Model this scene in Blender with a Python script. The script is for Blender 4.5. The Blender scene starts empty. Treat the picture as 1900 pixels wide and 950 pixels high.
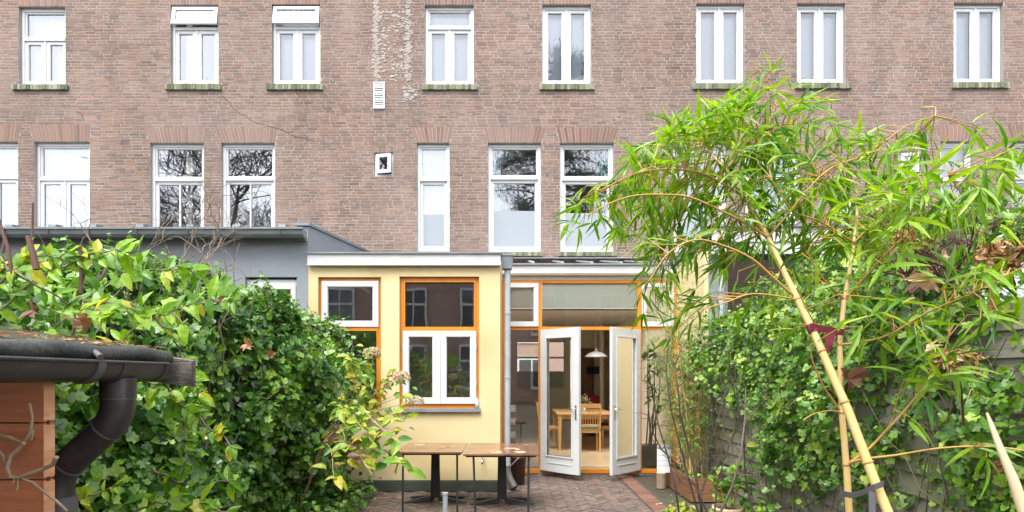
import bpy, math, random
import numpy as np
from mathutils import Vector, Matrix, noise as mnoise

# ------------------------------------------------------------------ camera, sky, sun, exposure
scene = bpy.context.scene
F = 1050.0           # focal length in pixels of the 1900 px wide photograph
HZ = 698.0           # pixel row of the horizon
CX = 950.0
EYE = 1.6
YF, YD, YM = 7.85, 9.13, 11.17      # front plane of the extensions, plane of the doors, main brick wall

cam_d = bpy.data.cameras.new('camera')
cam = bpy.data.objects.new('camera', cam_d)
scene.collection.objects.link(cam)
cam.location = (0, 0, EYE)
cam.rotation_euler = (math.radians(90), 0, 0)
cam_d.sensor_width = 36.0
cam_d.lens = 36.0 * F / 1900.0
cam_d.shift_y = (HZ - 475.0) / 1900.0
cam_d.clip_start = 0.05
cam_d.clip_end = 3000
scene.camera = cam

SUN_EL, SUN_AZ = 61.0, 204.0
world = bpy.data.worlds.new('World')
scene.world = world
world.use_nodes = True
wn = world.node_tree
wn.nodes.clear()
w_out = wn.nodes.new('ShaderNodeOutputWorld')
w_bg = wn.nodes.new('ShaderNodeBackground')
w_hs = wn.nodes.new('ShaderNodeHueSaturation')
w_sky = wn.nodes.new('ShaderNodeTexSky')
w_sky.sky_type = 'NISHITA'
w_sky.sun_disc = False
w_sky.sun_elevation = math.radians(SUN_EL)
w_sky.sun_rotation = math.radians(SUN_AZ)
w_sky.air_density = 1.0
w_sky.dust_density = 1.2
w_sky.ozone_density = 1.0
w_hs.inputs['Saturation'].default_value = 0.22
w_bg.inputs['Strength'].default_value = 0.15
wn.links.new(w_sky.outputs[0], w_hs.inputs['Color'])
wn.links.new(w_hs.outputs[0], w_bg.inputs['Color'])
wn.links.new(w_bg.outputs[0], w_out.inputs['Surface'])

sun_d = bpy.data.lights.new('sun', 'SUN')
sun_d.energy = 1.2
sun_d.angle = math.radians(40)
sun_d.color = (1.0, 0.96, 0.90)
sun = bpy.data.objects.new('sun', sun_d)
scene.collection.objects.link(sun)
_az, _el = math.radians(SUN_AZ), math.radians(SUN_EL)
_dir = Vector((math.sin(_az) * math.cos(_el), math.cos(_az) * math.cos(_el), math.sin(_el)))
sun.rotation_euler = _dir.to_track_quat('Z', 'Y').to_euler()
sun.location = (0, -10, 30)

vs = scene.view_settings
vs.view_transform = 'Standard'
vs.look = 'None'
vs.gamma = 1.0
vs.use_curve_mapping = False
vs.exposure = 2.28
scene.render.engine = 'CYCLES'
scene.cycles.use_denoising = True
scene.cycles.max_bounces = 8
scene.cycles.transparent_max_bounces = 16
scene.cycles.sample_clamp_indirect = 6.0

rng = random.Random(7)
nrg = np.random.default_rng(7)
COL = scene.collection

# ------------------------------------------------------------------ helpers
WO = {}

def P(px, py, Y):
    return Vector(((px - CX) * Y / F, Y, EYE + (HZ - py) * Y / F))

def PX(px, Y): return (px - CX) * Y / F
def PZ(py, Y): return EYE + (HZ - py) * Y / F

def tag(o, label=None, cat=None, group=None, kind=None):
    if label: o['label'] = label
    if cat: o['category'] = cat
    if group: o['group'] = group
    if kind: o['kind'] = kind
    return o

def empty(name, loc=(0, 0, 0), parent=None):
    o = bpy.data.objects.new(name, None)
    o.empty_display_size = 0.1
    COL.objects.link(o)
    w = Vector(loc)
    if parent is not None:
        o.parent = parent
        o.location = w - WO[parent]
    else:
        o.location = w
    WO[o] = w
    return o

def thing(name, label, cat, loc=(0, 0, 0), group=None):
    return tag(empty(name, loc), label, cat, group)

def link_mesh(name, me, mat, parent=None, wloc=(0, 0, 0)):
    o = bpy.data.objects.new(name, me)
    if mat is not None and len(me.materials) == 0:
        me.materials.append(mat)
    COL.objects.link(o)
    w = Vector(wloc)
    if parent is not None:
        o.parent = parent
        o.location = w - WO[parent]
    else:
        o.location = w
    WO[o] = w
    return o

BOXF = [(0, 3, 2, 1), (4, 5, 6, 7), (0, 1, 5, 4), (1, 2, 6, 5), (2, 3, 7, 6), (3, 0, 4, 7)]

class MB:
    def __init__(s):
        s.v = []; s.f = []; s.sm = []
    def add(s, vs_, fs, smooth=False):
        b = len(s.v)
        s.v.extend(vs_)
        s.f.extend(tuple(i + b for i in f) for f in fs)
        s.sm.extend([smooth] * len(fs))
        return s
    def box(s, x0, x1, y0, y1, z0, z1):
        if x0 > x1: x0, x1 = x1, x0
        if y0 > y1: y0, y1 = y1, y0
        if z0 > z1: z0, z1 = z1, z0
        return s.add([(x0, y0, z0), (x1, y0, z0), (x1, y1, z0), (x0, y1, z0),
                      (x0, y0, z1), (x1, y0, z1), (x1, y1, z1), (x0, y1, z1)], BOXF)
    def bxp(s, px0, py0, px1, py1, Y, d):
        """box whose front face fills the photo rectangle at depth Y, d metres deep"""
        return s.box(PX(px0, Y), PX(px1, Y), Y, Y + d, PZ(py1, Y), PZ(py0, Y))
    def hexa(s, c8):
        return s.add([tuple(c) for c in c8], BOXF)
    def obox(s, c, u, v, w, a, b, h):
        """oriented box: centre c, axes u v w, half sizes a b h"""
        c = Vector(c); u = Vector(u) * a; v = Vector(v) * b; w = Vector(w) * h
        return s.hexa([c - u - v - w, c + u - v - w, c + u + v - w, c - u + v - w,
                       c - u - v + w, c + u - v + w, c + u + v + w, c - u + v + w])
    def bar(s, p, q, a, b, up=(0, 0, 1)):
        p, q = Vector(p), Vector(q)
        d = (q - p); L = d.length; d.normalize()
        up = Vector(up)
        if abs(d.dot(up)) > 0.98: up = Vector((1, 0, 0))
        u = d.cross(up).normalized(); w = u.cross(d)
        return s.obox((p + q) / 2, u, d, w, a / 2, L / 2, b / 2)
    def tube(s, pts, r, n=8, caps=True, smooth=True):
        pts = [Vector(p) for p in pts]
        m = len(pts)
        rs = [r] * m if isinstance(r, (int, float)) else list(r)
        prev = None; rings = []
        for i in range(m):
            d = (pts[min(i + 1, m - 1)] - pts[max(i - 1, 0)])
            if d.length < 1e-9: d = Vector((0, 0, 1))
            d.normalize()
            if prev is None:
                a = Vector((0, 0, 1)) if abs(d.z) < 0.9 else Vector((1, 0, 0))
                u = d.cross(a).normalized()
            else:
                u = (prev - d * prev.dot(d))
                if u.length < 1e-6: u = d.orthogonal()
                u.normalize()
            prev = u; w = d.cross(u)
            rings.append([tuple(pts[i] + (u * math.cos(2 * math.pi * k / n) + w * math.sin(2 * math.pi * k / n)) * rs[i]) for k in range(n)])
        vs_ = [p for ring in rings for p in ring]
        fs = []
        for i in range(m - 1):
            for k in range(n):
                fs.append((i * n + k, i * n + (k + 1) % n, (i + 1) * n + (k + 1) % n, (i + 1) * n + k))
        s.add(vs_, fs, smooth)
        if caps:
            s.add(rings[0][::-1], [tuple(range(n))]); s.add(rings[-1], [tuple(range(n))])
        return s
    def lathe(s, c, prof, n=20, smooth=True):
        """profile of (radius, z) round the vertical axis through c"""
        vs_ = []; fs = []
        for r, z in prof:
            for k in range(n):
                a = 2 * math.pi * k / n
                vs_.append((c[0] + r * math.cos(a), c[1] + r * math.sin(a), c[2] + z))
        for i in range(len(prof) - 1):
            for k in range(n):
                fs.append((i * n + k, i * n + (k + 1) % n, (i + 1) * n + (k + 1) % n, (i + 1) * n + k))
        return s.add(vs_, fs, smooth)
    def mesh(s, name):
        me = bpy.data.meshes.new(name)
        me.from_pydata([tuple(v) for v in s.v], [], s.f)
        me.polygons.foreach_set('use_smooth', s.sm)
        me.update()
        return me
    def build(s, name, mat, parent=None, bevel=0):
        o = link_mesh(name, s.mesh(name), mat, parent)
        if bevel:
            b = o.modifiers.new('bevel', 'BEVEL'); b.width = bevel; b.segments = 2; b.limit_method = 'ANGLE'
        return o

def tri_mesh(name, V, T, smooth=False):
    me = bpy.data.meshes.new(name)
    me.vertices.add(len(V)); me.vertices.foreach_set('co', np.asarray(V, np.float32).ravel())
    me.loops.add(len(T) * 3); me.loops.foreach_set('vertex_index', np.asarray(T, np.int32).ravel())
    me.polygons.add(len(T)); me.polygons.foreach_set('loop_start', np.arange(0, len(T) * 3, 3, dtype=np.int32))
    me.polygons.foreach_set('use_smooth', np.full(len(T), smooth))
    me.update(calc_edges=True); me.validate()
    return me

def norm(a):
    return a / np.maximum(np.linalg.norm(a, axis=1, keepdims=True), 1e-9)

def frames(tip, nor):
    y = norm(np.asarray(tip, float))
    z = np.asarray(nor, float)
    z = norm(z - y * np.sum(z * y, axis=1, keepdims=True))
    x = np.cross(y, z)
    return np.stack([x, y, z], axis=2)      # columns are the axes

def spread(tpl, R, S, Pn):
    V, T = tpl
    W = np.einsum('nij,kj->nki', R, V) * S[:, None, None] + Pn[:, None, :]
    n, k = len(Pn), len(V)
    TT = (T[None] + (np.arange(n) * k)[:, None, None]).reshape(-1, 3)
    return W.reshape(-1, 3), TT

def seen(Pn):
    Y = np.maximum(Pn[:, 1], 0.05)
    px = CX + Pn[:, 0] / Y * F
    py = HZ - (Pn[:, 2] - EYE) / Y * F
    return (Pn[:, 1] > 0.3) & (px > 0) & (px < 1900) & (py > 0) & (py < 950), px, py

def leaves(parent, tpls, R, S, Pn, mat_o, mat_i, limit=300, score=None, name='leaf', rest='foliage', smooth=False):
    """the largest leaves in view as parts of their own, the rest one joined part"""
    n = len(Pn)
    which = nrg.integers(0, len(tpls), n)
    ok, _, _ = seen(Pn)
    sc = S / np.maximum(np.linalg.norm(Pn - np.array([0, 0, EYE]), axis=1), 0.2)
    if score is not None: sc = sc * score
    sc = np.where(ok, sc, -1)
    order = np.argsort(-sc)
    sel = np.zeros(n, bool); sel[order[:limit]] = True
    sel &= ok
    mes = []
    for V, T in tpls:
        me = tri_mesh(name, V, T, smooth); me.materials.append(mat_o); mes.append(me)
    base = WO[parent]
    for i in np.nonzero(sel)[0]:
        o = bpy.data.objects.new(name, mes[which[i]])
        COL.objects.link(o)
        o.parent = parent
        M = np.eye(4); M[:3, :3] = R[i] * S[i]; M[:3, 3] = Pn[i] - np.array(base)
        o.matrix_basis = Matrix(M.tolist())
    left = ~sel
    if left.any():
        Vs, Ts, off = [], [], 0
        for k, tpl in enumerate(tpls):
            m = left & (which == k)
            if not m.any(): continue
            v, t = spread(tpl, R[m], S[m], Pn[m])
            Vs.append(v); Ts.append(t + off); off += len(v)
        me = tri_mesh(rest, np.concatenate(Vs), np.concatenate(Ts), smooth)
        o = link_mesh(rest, me, mat_i, parent)
        o['kind'] = 'stuff'

def lanceolate(w=0.13, fold=0.25, droop=0.25, st=((0.12, .55), (0.35, 1.0), (0.65, .8), (0.86, .4))):
    V = [(0, 0, 0)]
    for t, k in st:
        zz = -droop * t * t
        V += [(-w * k / 2, t, zz + w * k * fold), (0, t, zz), (w * k / 2, t, zz + w * k * fold)]
    V.append((0, 1, -droop))
    m = len(st); T = [(0, 2, 1), (0, 3, 2)]
    for i in range(m - 1):
        a = 1 + 3 * i; b = a + 3
        T += [(a, a + 1, b + 1), (a, b + 1, b), (a + 1, a + 2, b + 2), (a + 1, b + 2, b + 1)]
    a = 1 + 3 * (m - 1); e = 1 + 3 * m
    T += [(a, a + 1, e), (a + 1, a + 2, e)]
    return np.array(V, float), np.array(T, int)

def lobed(pts, fold=0.18, curl=0.15, seed=0):
    """half outline of a lobed leaf, mirrored, as a fan from the midrib"""
    r = random.Random(seed)
    half = [(x * r.uniform(.88, 1.12), y * r.uniform(.95, 1.05)) for x, y in pts]
    tip = max(p[1] for p in half) + .12
    out = [(0, 0.02)] + half + [(0, tip)] + [(-x, y) for x, y in reversed(half)]
    V = [(0, .32, 0)] + [(x, y, abs(x) * fold - curl * max(0, y - .3) ** 2 + r.uniform(-.02, .02)) for x, y in out]
    n = len(out)
    T = [(0, 1 + i, 1 + (i + 1) % n) for i in range(n)]
    return np.array(V, float), np.array(T, int)

IVY = [lobed([(.20, -.12), (.46, .06), (.30, .34), (.40, .58), (.16, .66)], seed=i, fold=.1 + .07 * i) for i in range(4)]
IVY += [lobed([(.24, -.08), (.40, .14), (.34, .42), (.17, .72)], seed=9, fold=.2)]
MAPLE = [lobed([(.18, -.10), (.52, -.02), (.34, .14), (.62, .40), (.36, .38), (.32, .72), (.12, .62)], seed=20 + i, fold=.75 + .3 * i, curl=1.1) for i in range(3)]
for _V, _T in MAPLE: _V[:, 2] += np.random.default_rng(int(_V[3, 0] * 1e6) % 999).normal(0, .11, len(_V))
OVATE = [lanceolate(.52, .22, .22 + .12 * i, ((.14, .62), (.4, 1.0), (.66, .82), (.88, .35))) for i in range(3)]
ELLIP = [lanceolate(.36, .2, .15 + .12 * i, ((.14, .6), (.4, 1.0), (.66, .85), (.88, .4))) for i in range(3)]
BLADE = [lanceolate(.14, .22, .1 + .14 * i, ((.1, .65), (.3, 1.0), (.62, .8), (.85, .42))) for i in range(4)]

# ------------------------------------------------------------------ materials
def nodes(name):
    m = bpy.data.materials.new(name); m.use_nodes = True
    nt = m.node_tree
    return m, nt, nt.nodes['Principled BSDF'], nt.nodes, nt.links

def ramp(N, stops, interp='LINEAR'):
    r = N.new('ShaderNodeValToRGB')
    r.color_ramp.interpolation = interp
    e = r.color_ramp.elements
    while len(e) < len(stops): e.new(0.5)
    for i, (p, c) in enumerate(stops):
        e[i].position = p; e[i].color = (*c, 1)
    return r

def mat(name, c, rough=.6, c2=None, scale=8.0, detail=4.0, bump=0.0, bscale=None, metal=0.0, spec=.5, stretch=None, c3=None, scale3=2.0):
    m, nt, b, N, L = nodes(name)
    b.inputs['Roughness'].default_value = rough
    b.inputs['Metallic'].default_value = metal
    b.inputs['Specular IOR Level'].default_value = spec
    tc = N.new('ShaderNodeTexCoord'); src = tc.outputs['Object']
    if stretch:
        mp = N.new('ShaderNodeMapping'); mp.inputs['Scale'].default_value = stretch
        L.new(src, mp.inputs['Vector']); src = mp.outputs[0]
    b.inputs['Base Color'].default_value = (*c, 1)
    if c2 is not None:
        n = N.new('ShaderNodeTexNoise'); n.inputs['Scale'].default_value = scale; n.inputs['Detail'].default_value = detail
        L.new(src, n.inputs['Vector'])
        r = ramp(N, [(.3, c), (.7, c2)])
        L.new(n.outputs[0], r.inputs[0])
        out = r.outputs[0]
        if c3 is not None:
            n3 = N.new('ShaderNodeTexNoise'); n3.inputs['Scale'].default_value = scale3; n3.inputs['Detail'].default_value = 6
            L.new(tc.outputs['Object'], n3.inputs['Vector'])
            r3 = ramp(N, [(.52, (0, 0, 0)), (.68, (1, 1, 1))]); L.new(n3.outputs[0], r3.inputs[0])
            mx = N.new('ShaderNodeMix'); mx.data_type = 'RGBA'
            L.new(r3.outputs[0], mx.inputs[0]); L.new(out, mx.inputs[6]); mx.inputs[7].default_value = (*c3, 1)
            out = mx.outputs[2]
        L.new(out, b.inputs['Base Color'])
    if bump:
        n2 = N.new('ShaderNodeTexNoise'); n2.inputs['Scale'].default_value = bscale or scale * 4; n2.inputs['Detail'].default_value = 5
        L.new(src, n2.inputs['Vector'])
        bp = N.new('ShaderNodeBump'); bp.inputs['Strength'].default_value = bump; bp.inputs['Distance'].default_value = .02
        L.new(n2.outputs[0], bp.inputs['Height']); L.new(bp.outputs[0], b.inputs['Normal'])
    return m

def piece_mat(name, stops, rough, by_object, bump=.3, bscale=60, weather=None, wscale=.7, spec=.3, streak=0):
    """bricks and pavers: one tone per piece, grain and broad weathering on top"""
    m, nt, b, N, L = nodes(name)
    b.inputs['Roughness'].default_value = rough
    b.inputs['Specular IOR Level'].default_value = spec
    g = N.new('ShaderNodeObjectInfo' if by_object else 'ShaderNodeNewGeometry')
    r = ramp(N, stops)
    L.new(g.outputs['Random' if by_object else 'Random Per Island'], r.inputs[0])
    geo = N.new('ShaderNodeNewGeometry')
    n = N.new('ShaderNodeTexNoise'); n.inputs['Scale'].default_value = bscale; n.inputs['Detail'].default_value = 5
    L.new(geo.outputs['Position'], n.inputs['Vector'])
    mr = N.new('ShaderNodeMapRange'); mr.inputs[1].default_value = .3; mr.inputs[2].default_value = .7
    mr.inputs[3].default_value = .82; mr.inputs[4].default_value = 1.18
    L.new(n.outputs[0], mr.inputs[0])
    mx = N.new('ShaderNodeMix'); mx.data_type = 'RGBA'; mx.blend_type = 'MULTIPLY'; mx.inputs[0].default_value = 1
    L.new(r.outputs[0], mx.inputs[6]); L.new(mr.outputs[0], mx.inputs[7])
    out = mx.outputs[2]
    if weather:
        n2 = N.new('ShaderNodeTexNoise'); n2.inputs['Scale'].default_value = wscale; n2.inputs['Detail'].default_value = 8
        n2.inputs['Roughness'].default_value = .65
        L.new(geo.outputs['Position'], n2.inputs['Vector'])
        r2 = ramp(N, [(.42, (0, 0, 0)), (.75, (.75, .75, .75))]); L.new(n2.outputs[0], r2.inputs[0])
        m2 = N.new('ShaderNodeMix'); m2.data_type = 'RGBA'
        L.new(r2.outputs[0], m2.inputs[0]); L.new(out, m2.inputs[6]); m2.inputs[7].default_value = (*weather, 1)
        out = m2.outputs[2]
    if streak:
        mp = N.new('ShaderNodeMapping'); mp.inputs['Scale'].default_value = (1.7, 1, .28)
        L.new(geo.outputs['Position'], mp.inputs['Vector'])
        n4 = N.new('ShaderNodeTexNoise'); n4.inputs['Scale'].default_value = 1.4; n4.inputs['Detail'].default_value = 7
        L.new(mp.outputs[0], n4.inputs['Vector'])
        m4 = N.new('ShaderNodeMapRange'); m4.inputs[1].default_value = .35; m4.inputs[2].default_value = .65
        m4.inputs[3].default_value = 1 - streak; m4.inputs[4].default_value = 1 + streak * .45
        L.new(n4.outputs[0], m4.inputs[0])
        m5 = N.new('ShaderNodeMix'); m5.data_type = 'RGBA'; m5.blend_type = 'MULTIPLY'; m5.inputs[0].default_value = 1
        L.new(out, m5.inputs[6]); L.new(m4.outputs[0], m5.inputs[7]); out = m5.outputs[2]
    L.new(out, b.inputs['Base Color'])
    bp = N.new('ShaderNodeBump'); bp.inputs['Strength'].default_value = bump; bp.inputs['Distance'].default_value = .004
    L.new(n.outputs[0], bp.inputs['Height']); L.new(bp.outputs[0], b.inputs['Normal'])
    return m

def leaf_mat(name, stops, by_object, rough=.38, trans=.35, spec=.5, mottling=.25):
    m, nt, b, N, L = nodes(name)
    b.inputs['Roughness'].default_value = rough
    b.inputs['Specular IOR Level'].default_value = spec
    g = N.new('ShaderNodeObjectInfo' if by_object else 'ShaderNodeNewGeometry')
    r = ramp(N, stops)
    geo = N.new('ShaderNodeNewGeometry')
    nc = N.new('ShaderNodeTexNoise'); nc.inputs['Scale'].default_value = 2.6; nc.inputs['Detail'].default_value = 3
    L.new(geo.outputs['Position'], nc.inputs['Vector'])
    ma = N.new('ShaderNodeMath'); ma.operation = 'MULTIPLY_ADD'; ma.inputs[1].default_value = 1.5; ma.inputs[2].default_value = -.75
    L.new(nc.outputs[0], ma.inputs[0])
    mb_ = N.new('ShaderNodeMath'); mb_.operation = 'ADD'; mb_.use_clamp = True
    L.new(g.outputs['Random' if by_object else 'Random Per Island'], mb_.inputs[0]); L.new(ma.outputs[0], mb_.inputs[1])
    L.new(mb_.outputs[0], r.inputs[0])
    n = N.new('ShaderNodeTexNoise'); n.inputs['Scale'].default_value = 55; n.inputs['Detail'].default_value = 3
    L.new(geo.outputs['Position'], n.inputs['Vector'])
    mr = N.new('ShaderNodeMapRange'); mr.inputs[1].default_value = .3; mr.inputs[2].default_value = .7
    mr.inputs[3].default_value = 1 - mottling; mr.inputs[4].default_value = 1 + mottling
    L.new(n.outputs[0], mr.inputs[0])
    mx = N.new('ShaderNodeMix'); mx.data_type = 'RGBA'; mx.blend_type = 'MULTIPLY'; mx.inputs[0].default_value = 1
    L.new(r.outputs[0], mx.inputs[6]); L.new(mr.outputs[0], mx.inputs[7])
    L.new(mx.outputs[2], b.inputs['Base Color'])
    t = N.new('ShaderNodeBsdfTranslucent')
    hs = N.new('ShaderNodeHueSaturation'); hs.inputs['Saturation'].default_value = 1.15; hs.inputs['Value'].default_value = 1.3
    L.new(mx.outputs[2], hs.inputs['Color']); L.new(hs.outputs[0], t.inputs['Color'])
    ms = N.new('ShaderNodeMixShader'); ms.inputs[0].default_value = trans
    L.new(b.outputs[0], ms.inputs[1]); L.new(t.outputs[0], ms.inputs[2])
    L.new(ms.outputs[0], N['Material Output'].inputs['Surface'])
    return m

def leaf_mats(name, stops, **k):
    return leaf_mat(name, stops, True, **k), leaf_mat(name + '_mass', stops, False, **k)

def glass(name, refl=.12, tint=(.97, .985, .98), wav=.0):
    m, nt, b, N, L = nodes(name)
    N.remove(b)
    t = N.new('ShaderNodeBsdfTransparent'); t.inputs['Color'].default_value = (*tint, 1)
    g = N.new('ShaderNodeBsdfGlossy'); g.inputs['Roughness'].default_value = .0
    g.inputs['Color'].default_value = (.95, .97, 1, 1)
    if wav:
        tc = N.new('ShaderNodeTexCoord')
        n = N.new('ShaderNodeTexNoise'); n.inputs['Scale'].default_value = 2.2; n.inputs['Detail'].default_value = 1
        L.new(tc.outputs['Object'], n.inputs['Vector'])
        bp = N.new('ShaderNodeBump'); bp.inputs['Strength'].default_value = wav; bp.inputs['Distance'].default_value = .02
        L.new(n.outputs[0], bp.inputs['Height']); L.new(bp.outputs[0], g.inputs['Normal'])
    lw = N.new('ShaderNodeFresnel'); lw.inputs['IOR'].default_value = 1.5
    mr = N.new('ShaderNodeMapRange'); mr.inputs[1].default_value = .04; mr.inputs[2].default_value = 1
    mr.inputs[3].default_value = refl; mr.inputs[4].default_value = 1
    L.new(lw.outputs[0], mr.inputs[0])
    ms = N.new('ShaderNodeMixShader')
    L.new(mr.outputs[0], ms.inputs[0]); L.new(t.outputs[0], ms.inputs[1]); L.new(g.outputs[0], ms.inputs[2])
    L.new(ms.outputs[0], N['Material Output'].inputs['Surface'])
    return m

def cloth_mat(name, c, trans=.4):
    m, nt, b, N, L = nodes(name)
    b.inputs['Base Color'].default_value = (*c, 1); b.inputs['Roughness'].default_value = .9
    t = N.new('ShaderNodeBsdfTranslucent'); t.inputs['Color'].default_value = (*c, 1)
    ms = N.new('ShaderNodeMixShader'); ms.inputs[0].default_value = trans
    L.new(b.outputs[0], ms.inputs[1]); L.new(t.outputs[0], ms.inputs[2])
    L.new(ms.outputs[0], N['Material Output'].inputs['Surface'])
    return m

BRICK_STOPS = [(0, (.112, .080, .067)), (.10, (.142, .096, .078)), (.35, (.170, .109, .085)), (.65, (.190, .118, .089)), (.90, (.220, .134, .097)), (1, (.175, .132, .112))]
M = {}
M['brick_o'] = piece_mat('brick_single', BRICK_STOPS, .85, True, weather=(.215, .160, .138), streak=.20)
M['brick'] = piece_mat('brick_wall', BRICK_STOPS, .85, False, weather=(.215, .160, .138), streak=.20)
M['arch_brick'] = piece_mat('arch_brick', [(0, (.120, .072, .058)), (.5, (.170, .098, .074)), (1, (.215, .122, .088))], .85, True, weather=(.205, .152, .132))
M['sill_brick'] = piece_mat('mossy_sill_brick', [(0, (.06, .065, .05)), (.35, (.12, .13, .085)), (.7, (.17, .18, .12)), (1, (.24, .24, .19))], .9, True, bump=.6, weather=(.09, .13, .04), wscale=6)
M['mortar'] = mat('mortar', (.315, .278, .25), .95, (.225, .198, .178), 2.2, 8, bump=.3, bscale=90)
M['white'] = mat('white_paint', (.535, .545, .55), .4, (.475, .49, .495), 3.0, 6)
M['white_old'] = mat('weathered_white_board', (.50, .50, .495), .55, (.42, .42, .415), 1.6, 8, stretch=(3, 3, 1), c3=(.45, .44, .42), scale3=5)
M['orange'] = mat('orange_paint', (.60, .215, .016), .35, (.53, .175, .013), 5)
M['stucco'] = mat('yellow_stucco', (.60, .49, .275), .9, (.545, .44, .24), 1.0, 9, stretch=(2.2, 2.2, .5), bump=.10, bscale=38, c3=(.50, .385, .19), scale3=.9)
M['stucco_light'] = mat('pale_yellow_stucco', (.64, .53, .285), .9, (.60, .49, .265), 1.3, 8, bump=.3, bscale=38)
M['grey_wall'] = mat('grey_paint_wall', (.215, .235, .262), .75, (.185, .205, .23), 1.4, 7, bump=.2, bscale=30)
M['grey_metal'] = mat('grey_painted_metal', (.17, .19, .20), .45, (.13, .15, .16), 4, 5)
M['zinc'] = mat('zinc', (.36, .39, .41), .5, (.29, .32, .34), 5, 6, metal=.1)
M['lead'] = mat('lead_flashing', (.20, .22, .24), .6, (.14, .155, .17), 6, 6)
M['glass'] = glass('window_glass', .24, wav=.03)
M['glass_main'] = glass('old_reflecting_glass', .20, wav=.03)
M['glass_blind'] = glass('glass_before_blind', .13, wav=.02)
M['glass_door'] = glass('door_glass', .09)
M['glass_roof'] = glass('roof_glass', .10, tint=(.95, .97, .97))
M['frost'] = cloth_mat('frosted_film', (.30, .335, .37), .15)
M['blind'] = cloth_mat('pale_blind', (.53, .575, .64), .2)
M['curtain'] = cloth_mat('white_curtain', (.55, .56, .59), .3)
M['cream_blind'] = cloth_mat('cream_roller_blind', (.93, .93, .80), .12)
M['teal'] = cloth_mat('teal_curtain', (.02, .30, .30), .3)
M['maroon'] = mat('maroon_cloth', (.12, .02, .04), .9)
M['dark'] = mat('dark_room', (.05, .05, .05), .9)
M['room'] = mat('room_plaster', (.78, .75, .68), .9)
M['beige'] = mat('beige_plaster', (.80, .72, .57), .85)
M['ceiling'] = mat('room_ceiling', (.84, .83, .80), .9)
M['parquet'] = mat('pale_wood_floor', (.66, .50, .31), .28, (.60, .44, .26), 2.0, 6, stretch=(14, 1, 1))
M['pine'] = mat('oiled_beech', (.62, .36, .14), .4, (.54, .30, .11), 4, 6, stretch=(2, 2, 14))
M['brownwood'] = mat('dark_brown_wood', (.26, .135, .07), .45, (.21, .105, .05), 3, 6, stretch=(8, 8, 1))
M['black'] = mat('black_metal', (.018, .018, .019), .5, (.028, .027, .027), 9)
M['black_cloth'] = mat('black_cloth', (.015, .015, .017), .9)
M['red'] = mat('red_cloth', (.30, .02, .035), .9)
M['green_cloth'] = mat('sage_cushion', (.22, .32, .22), .9)
M['lamp_white'] = mat('white_lamp_glass', (.78, .82, .84), .3)
M['cream'] = mat('cream_plastic', (.70, .62, .42), .5)
M['radiator'] = mat('radiator_enamel', (.60, .58, .54), .4)
M['art'] = mat('painted_print', (.25, .32, .42), .6, (.75, .68, .55), 9, 3, c3=(.12, .14, .20), scale3=6)
M['green_board'] = mat('mossy_plinth_board', (.050, .062, .048), .7, (.075, .085, .060), 6, 6, stretch=(1, 6, 6), bump=.3)
M['table_top'] = mat('wet_worn_tabletop', (.15, .075, .042), .16, (.21, .11, .06), 3, 7, stretch=(1, 5, 1), c3=(.075, .035, .025), scale3=4, bump=.04)
M['paver_o'] = piece_mat('paver_single', [(0, (.070, .056, .052)), (.3, (.118, .089, .077)), (.6, (.150, .105, .086)), (.85, (.178, .120, .095)), (1, (.15, .122, .108))], .55, True, bump=.5, weather=(.125, .108, .092), wscale=2.5, spec=.5)
M['paver'] = piece_mat('paver_mass', [(0, (.070, .056, .052)), (.3, (.118, .089, .077)), (.6, (.150, .105, .086)), (.85, (.178, .120, .095)), (1, (.15, .122, .108))], .55, False, bump=.5, weather=(.125, .108, .092), wscale=2.5, spec=.5)
M['red_paver'] = piece_mat('red_edging_paver', [(0, (.135, .068, .050)), (.5, (.18, .088, .062)), (1, (.22, .112, .080))], .6, True, bump=.5, weather=(.14, .098, .078), wscale=3)
M['soil'] = mat('soil', (.035, .026, .018), .95, (.07, .055, .035), 9, 8, bump=.9, bscale=40, c3=(.05, .065, .022), scale3=2.5)
M['sand'] = mat('joint_sand', (.075, .062, .052), .95, (.05, .05, .032), 5, 6, bump=.4, bscale=70)
M['felt'] = mat('roofing_felt', (.022, .025, .025), .28, (.038, .042, .041), 30, 6, bump=.22, bscale=70, c3=(.058, .064, .056), scale3=9)
M['pvc'] = mat('dark_brown_pvc', (.034, .028, .030), .34, (.046, .039, .040), 3, 6, c3=(.065, .058, .055), scale3=9)
M['pvc_grey'] = mat('faded_pvc_pipe', (.085, .08, .08), .5, (.10, .095, .095), 5)
M['shed'] = mat('stained_shed_board', (.50, .165, .056), .55, (.36, .105, .034), 3.0, 7, stretch=(1.2, 1.2, 16), bump=.15, c3=(.30, .105, .045), scale3=5)
M['shed_end'] = mat('shed_board_end', (.64, .34, .19), .6, (.42, .18, .085), 8, 6, stretch=(1, 1, 5))
M['rotten'] = mat('rotten_grey_wood', (.11, .092, .078), .9, (.27, .235, .20), 7, 8, stretch=(2, 2, 24), bump=1.0, bscale=26, c3=(.05, .04, .03), scale3=12)
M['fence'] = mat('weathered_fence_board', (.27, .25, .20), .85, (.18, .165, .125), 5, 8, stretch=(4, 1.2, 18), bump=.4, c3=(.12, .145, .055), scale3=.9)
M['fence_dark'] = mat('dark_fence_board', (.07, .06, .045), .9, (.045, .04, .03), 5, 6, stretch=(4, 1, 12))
M['twig'] = mat('grey_brown_twig', (.13, .10, .075), .85, (.20, .16, .12), 14)
M['twig_red'] = mat('red_brown_twig', (.085, .036, .028), .6, (.13, .055, .035), 14)
M['twig_dark'] = mat('dark_twig', (.045, .032, .026), .8, (.07, .05, .04), 14)
M['vine_dry'] = mat('pale_dry_vine', (.38, .28, .17), .8, (.28, .19, .11), 20, bump=.4, bscale=60)
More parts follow.
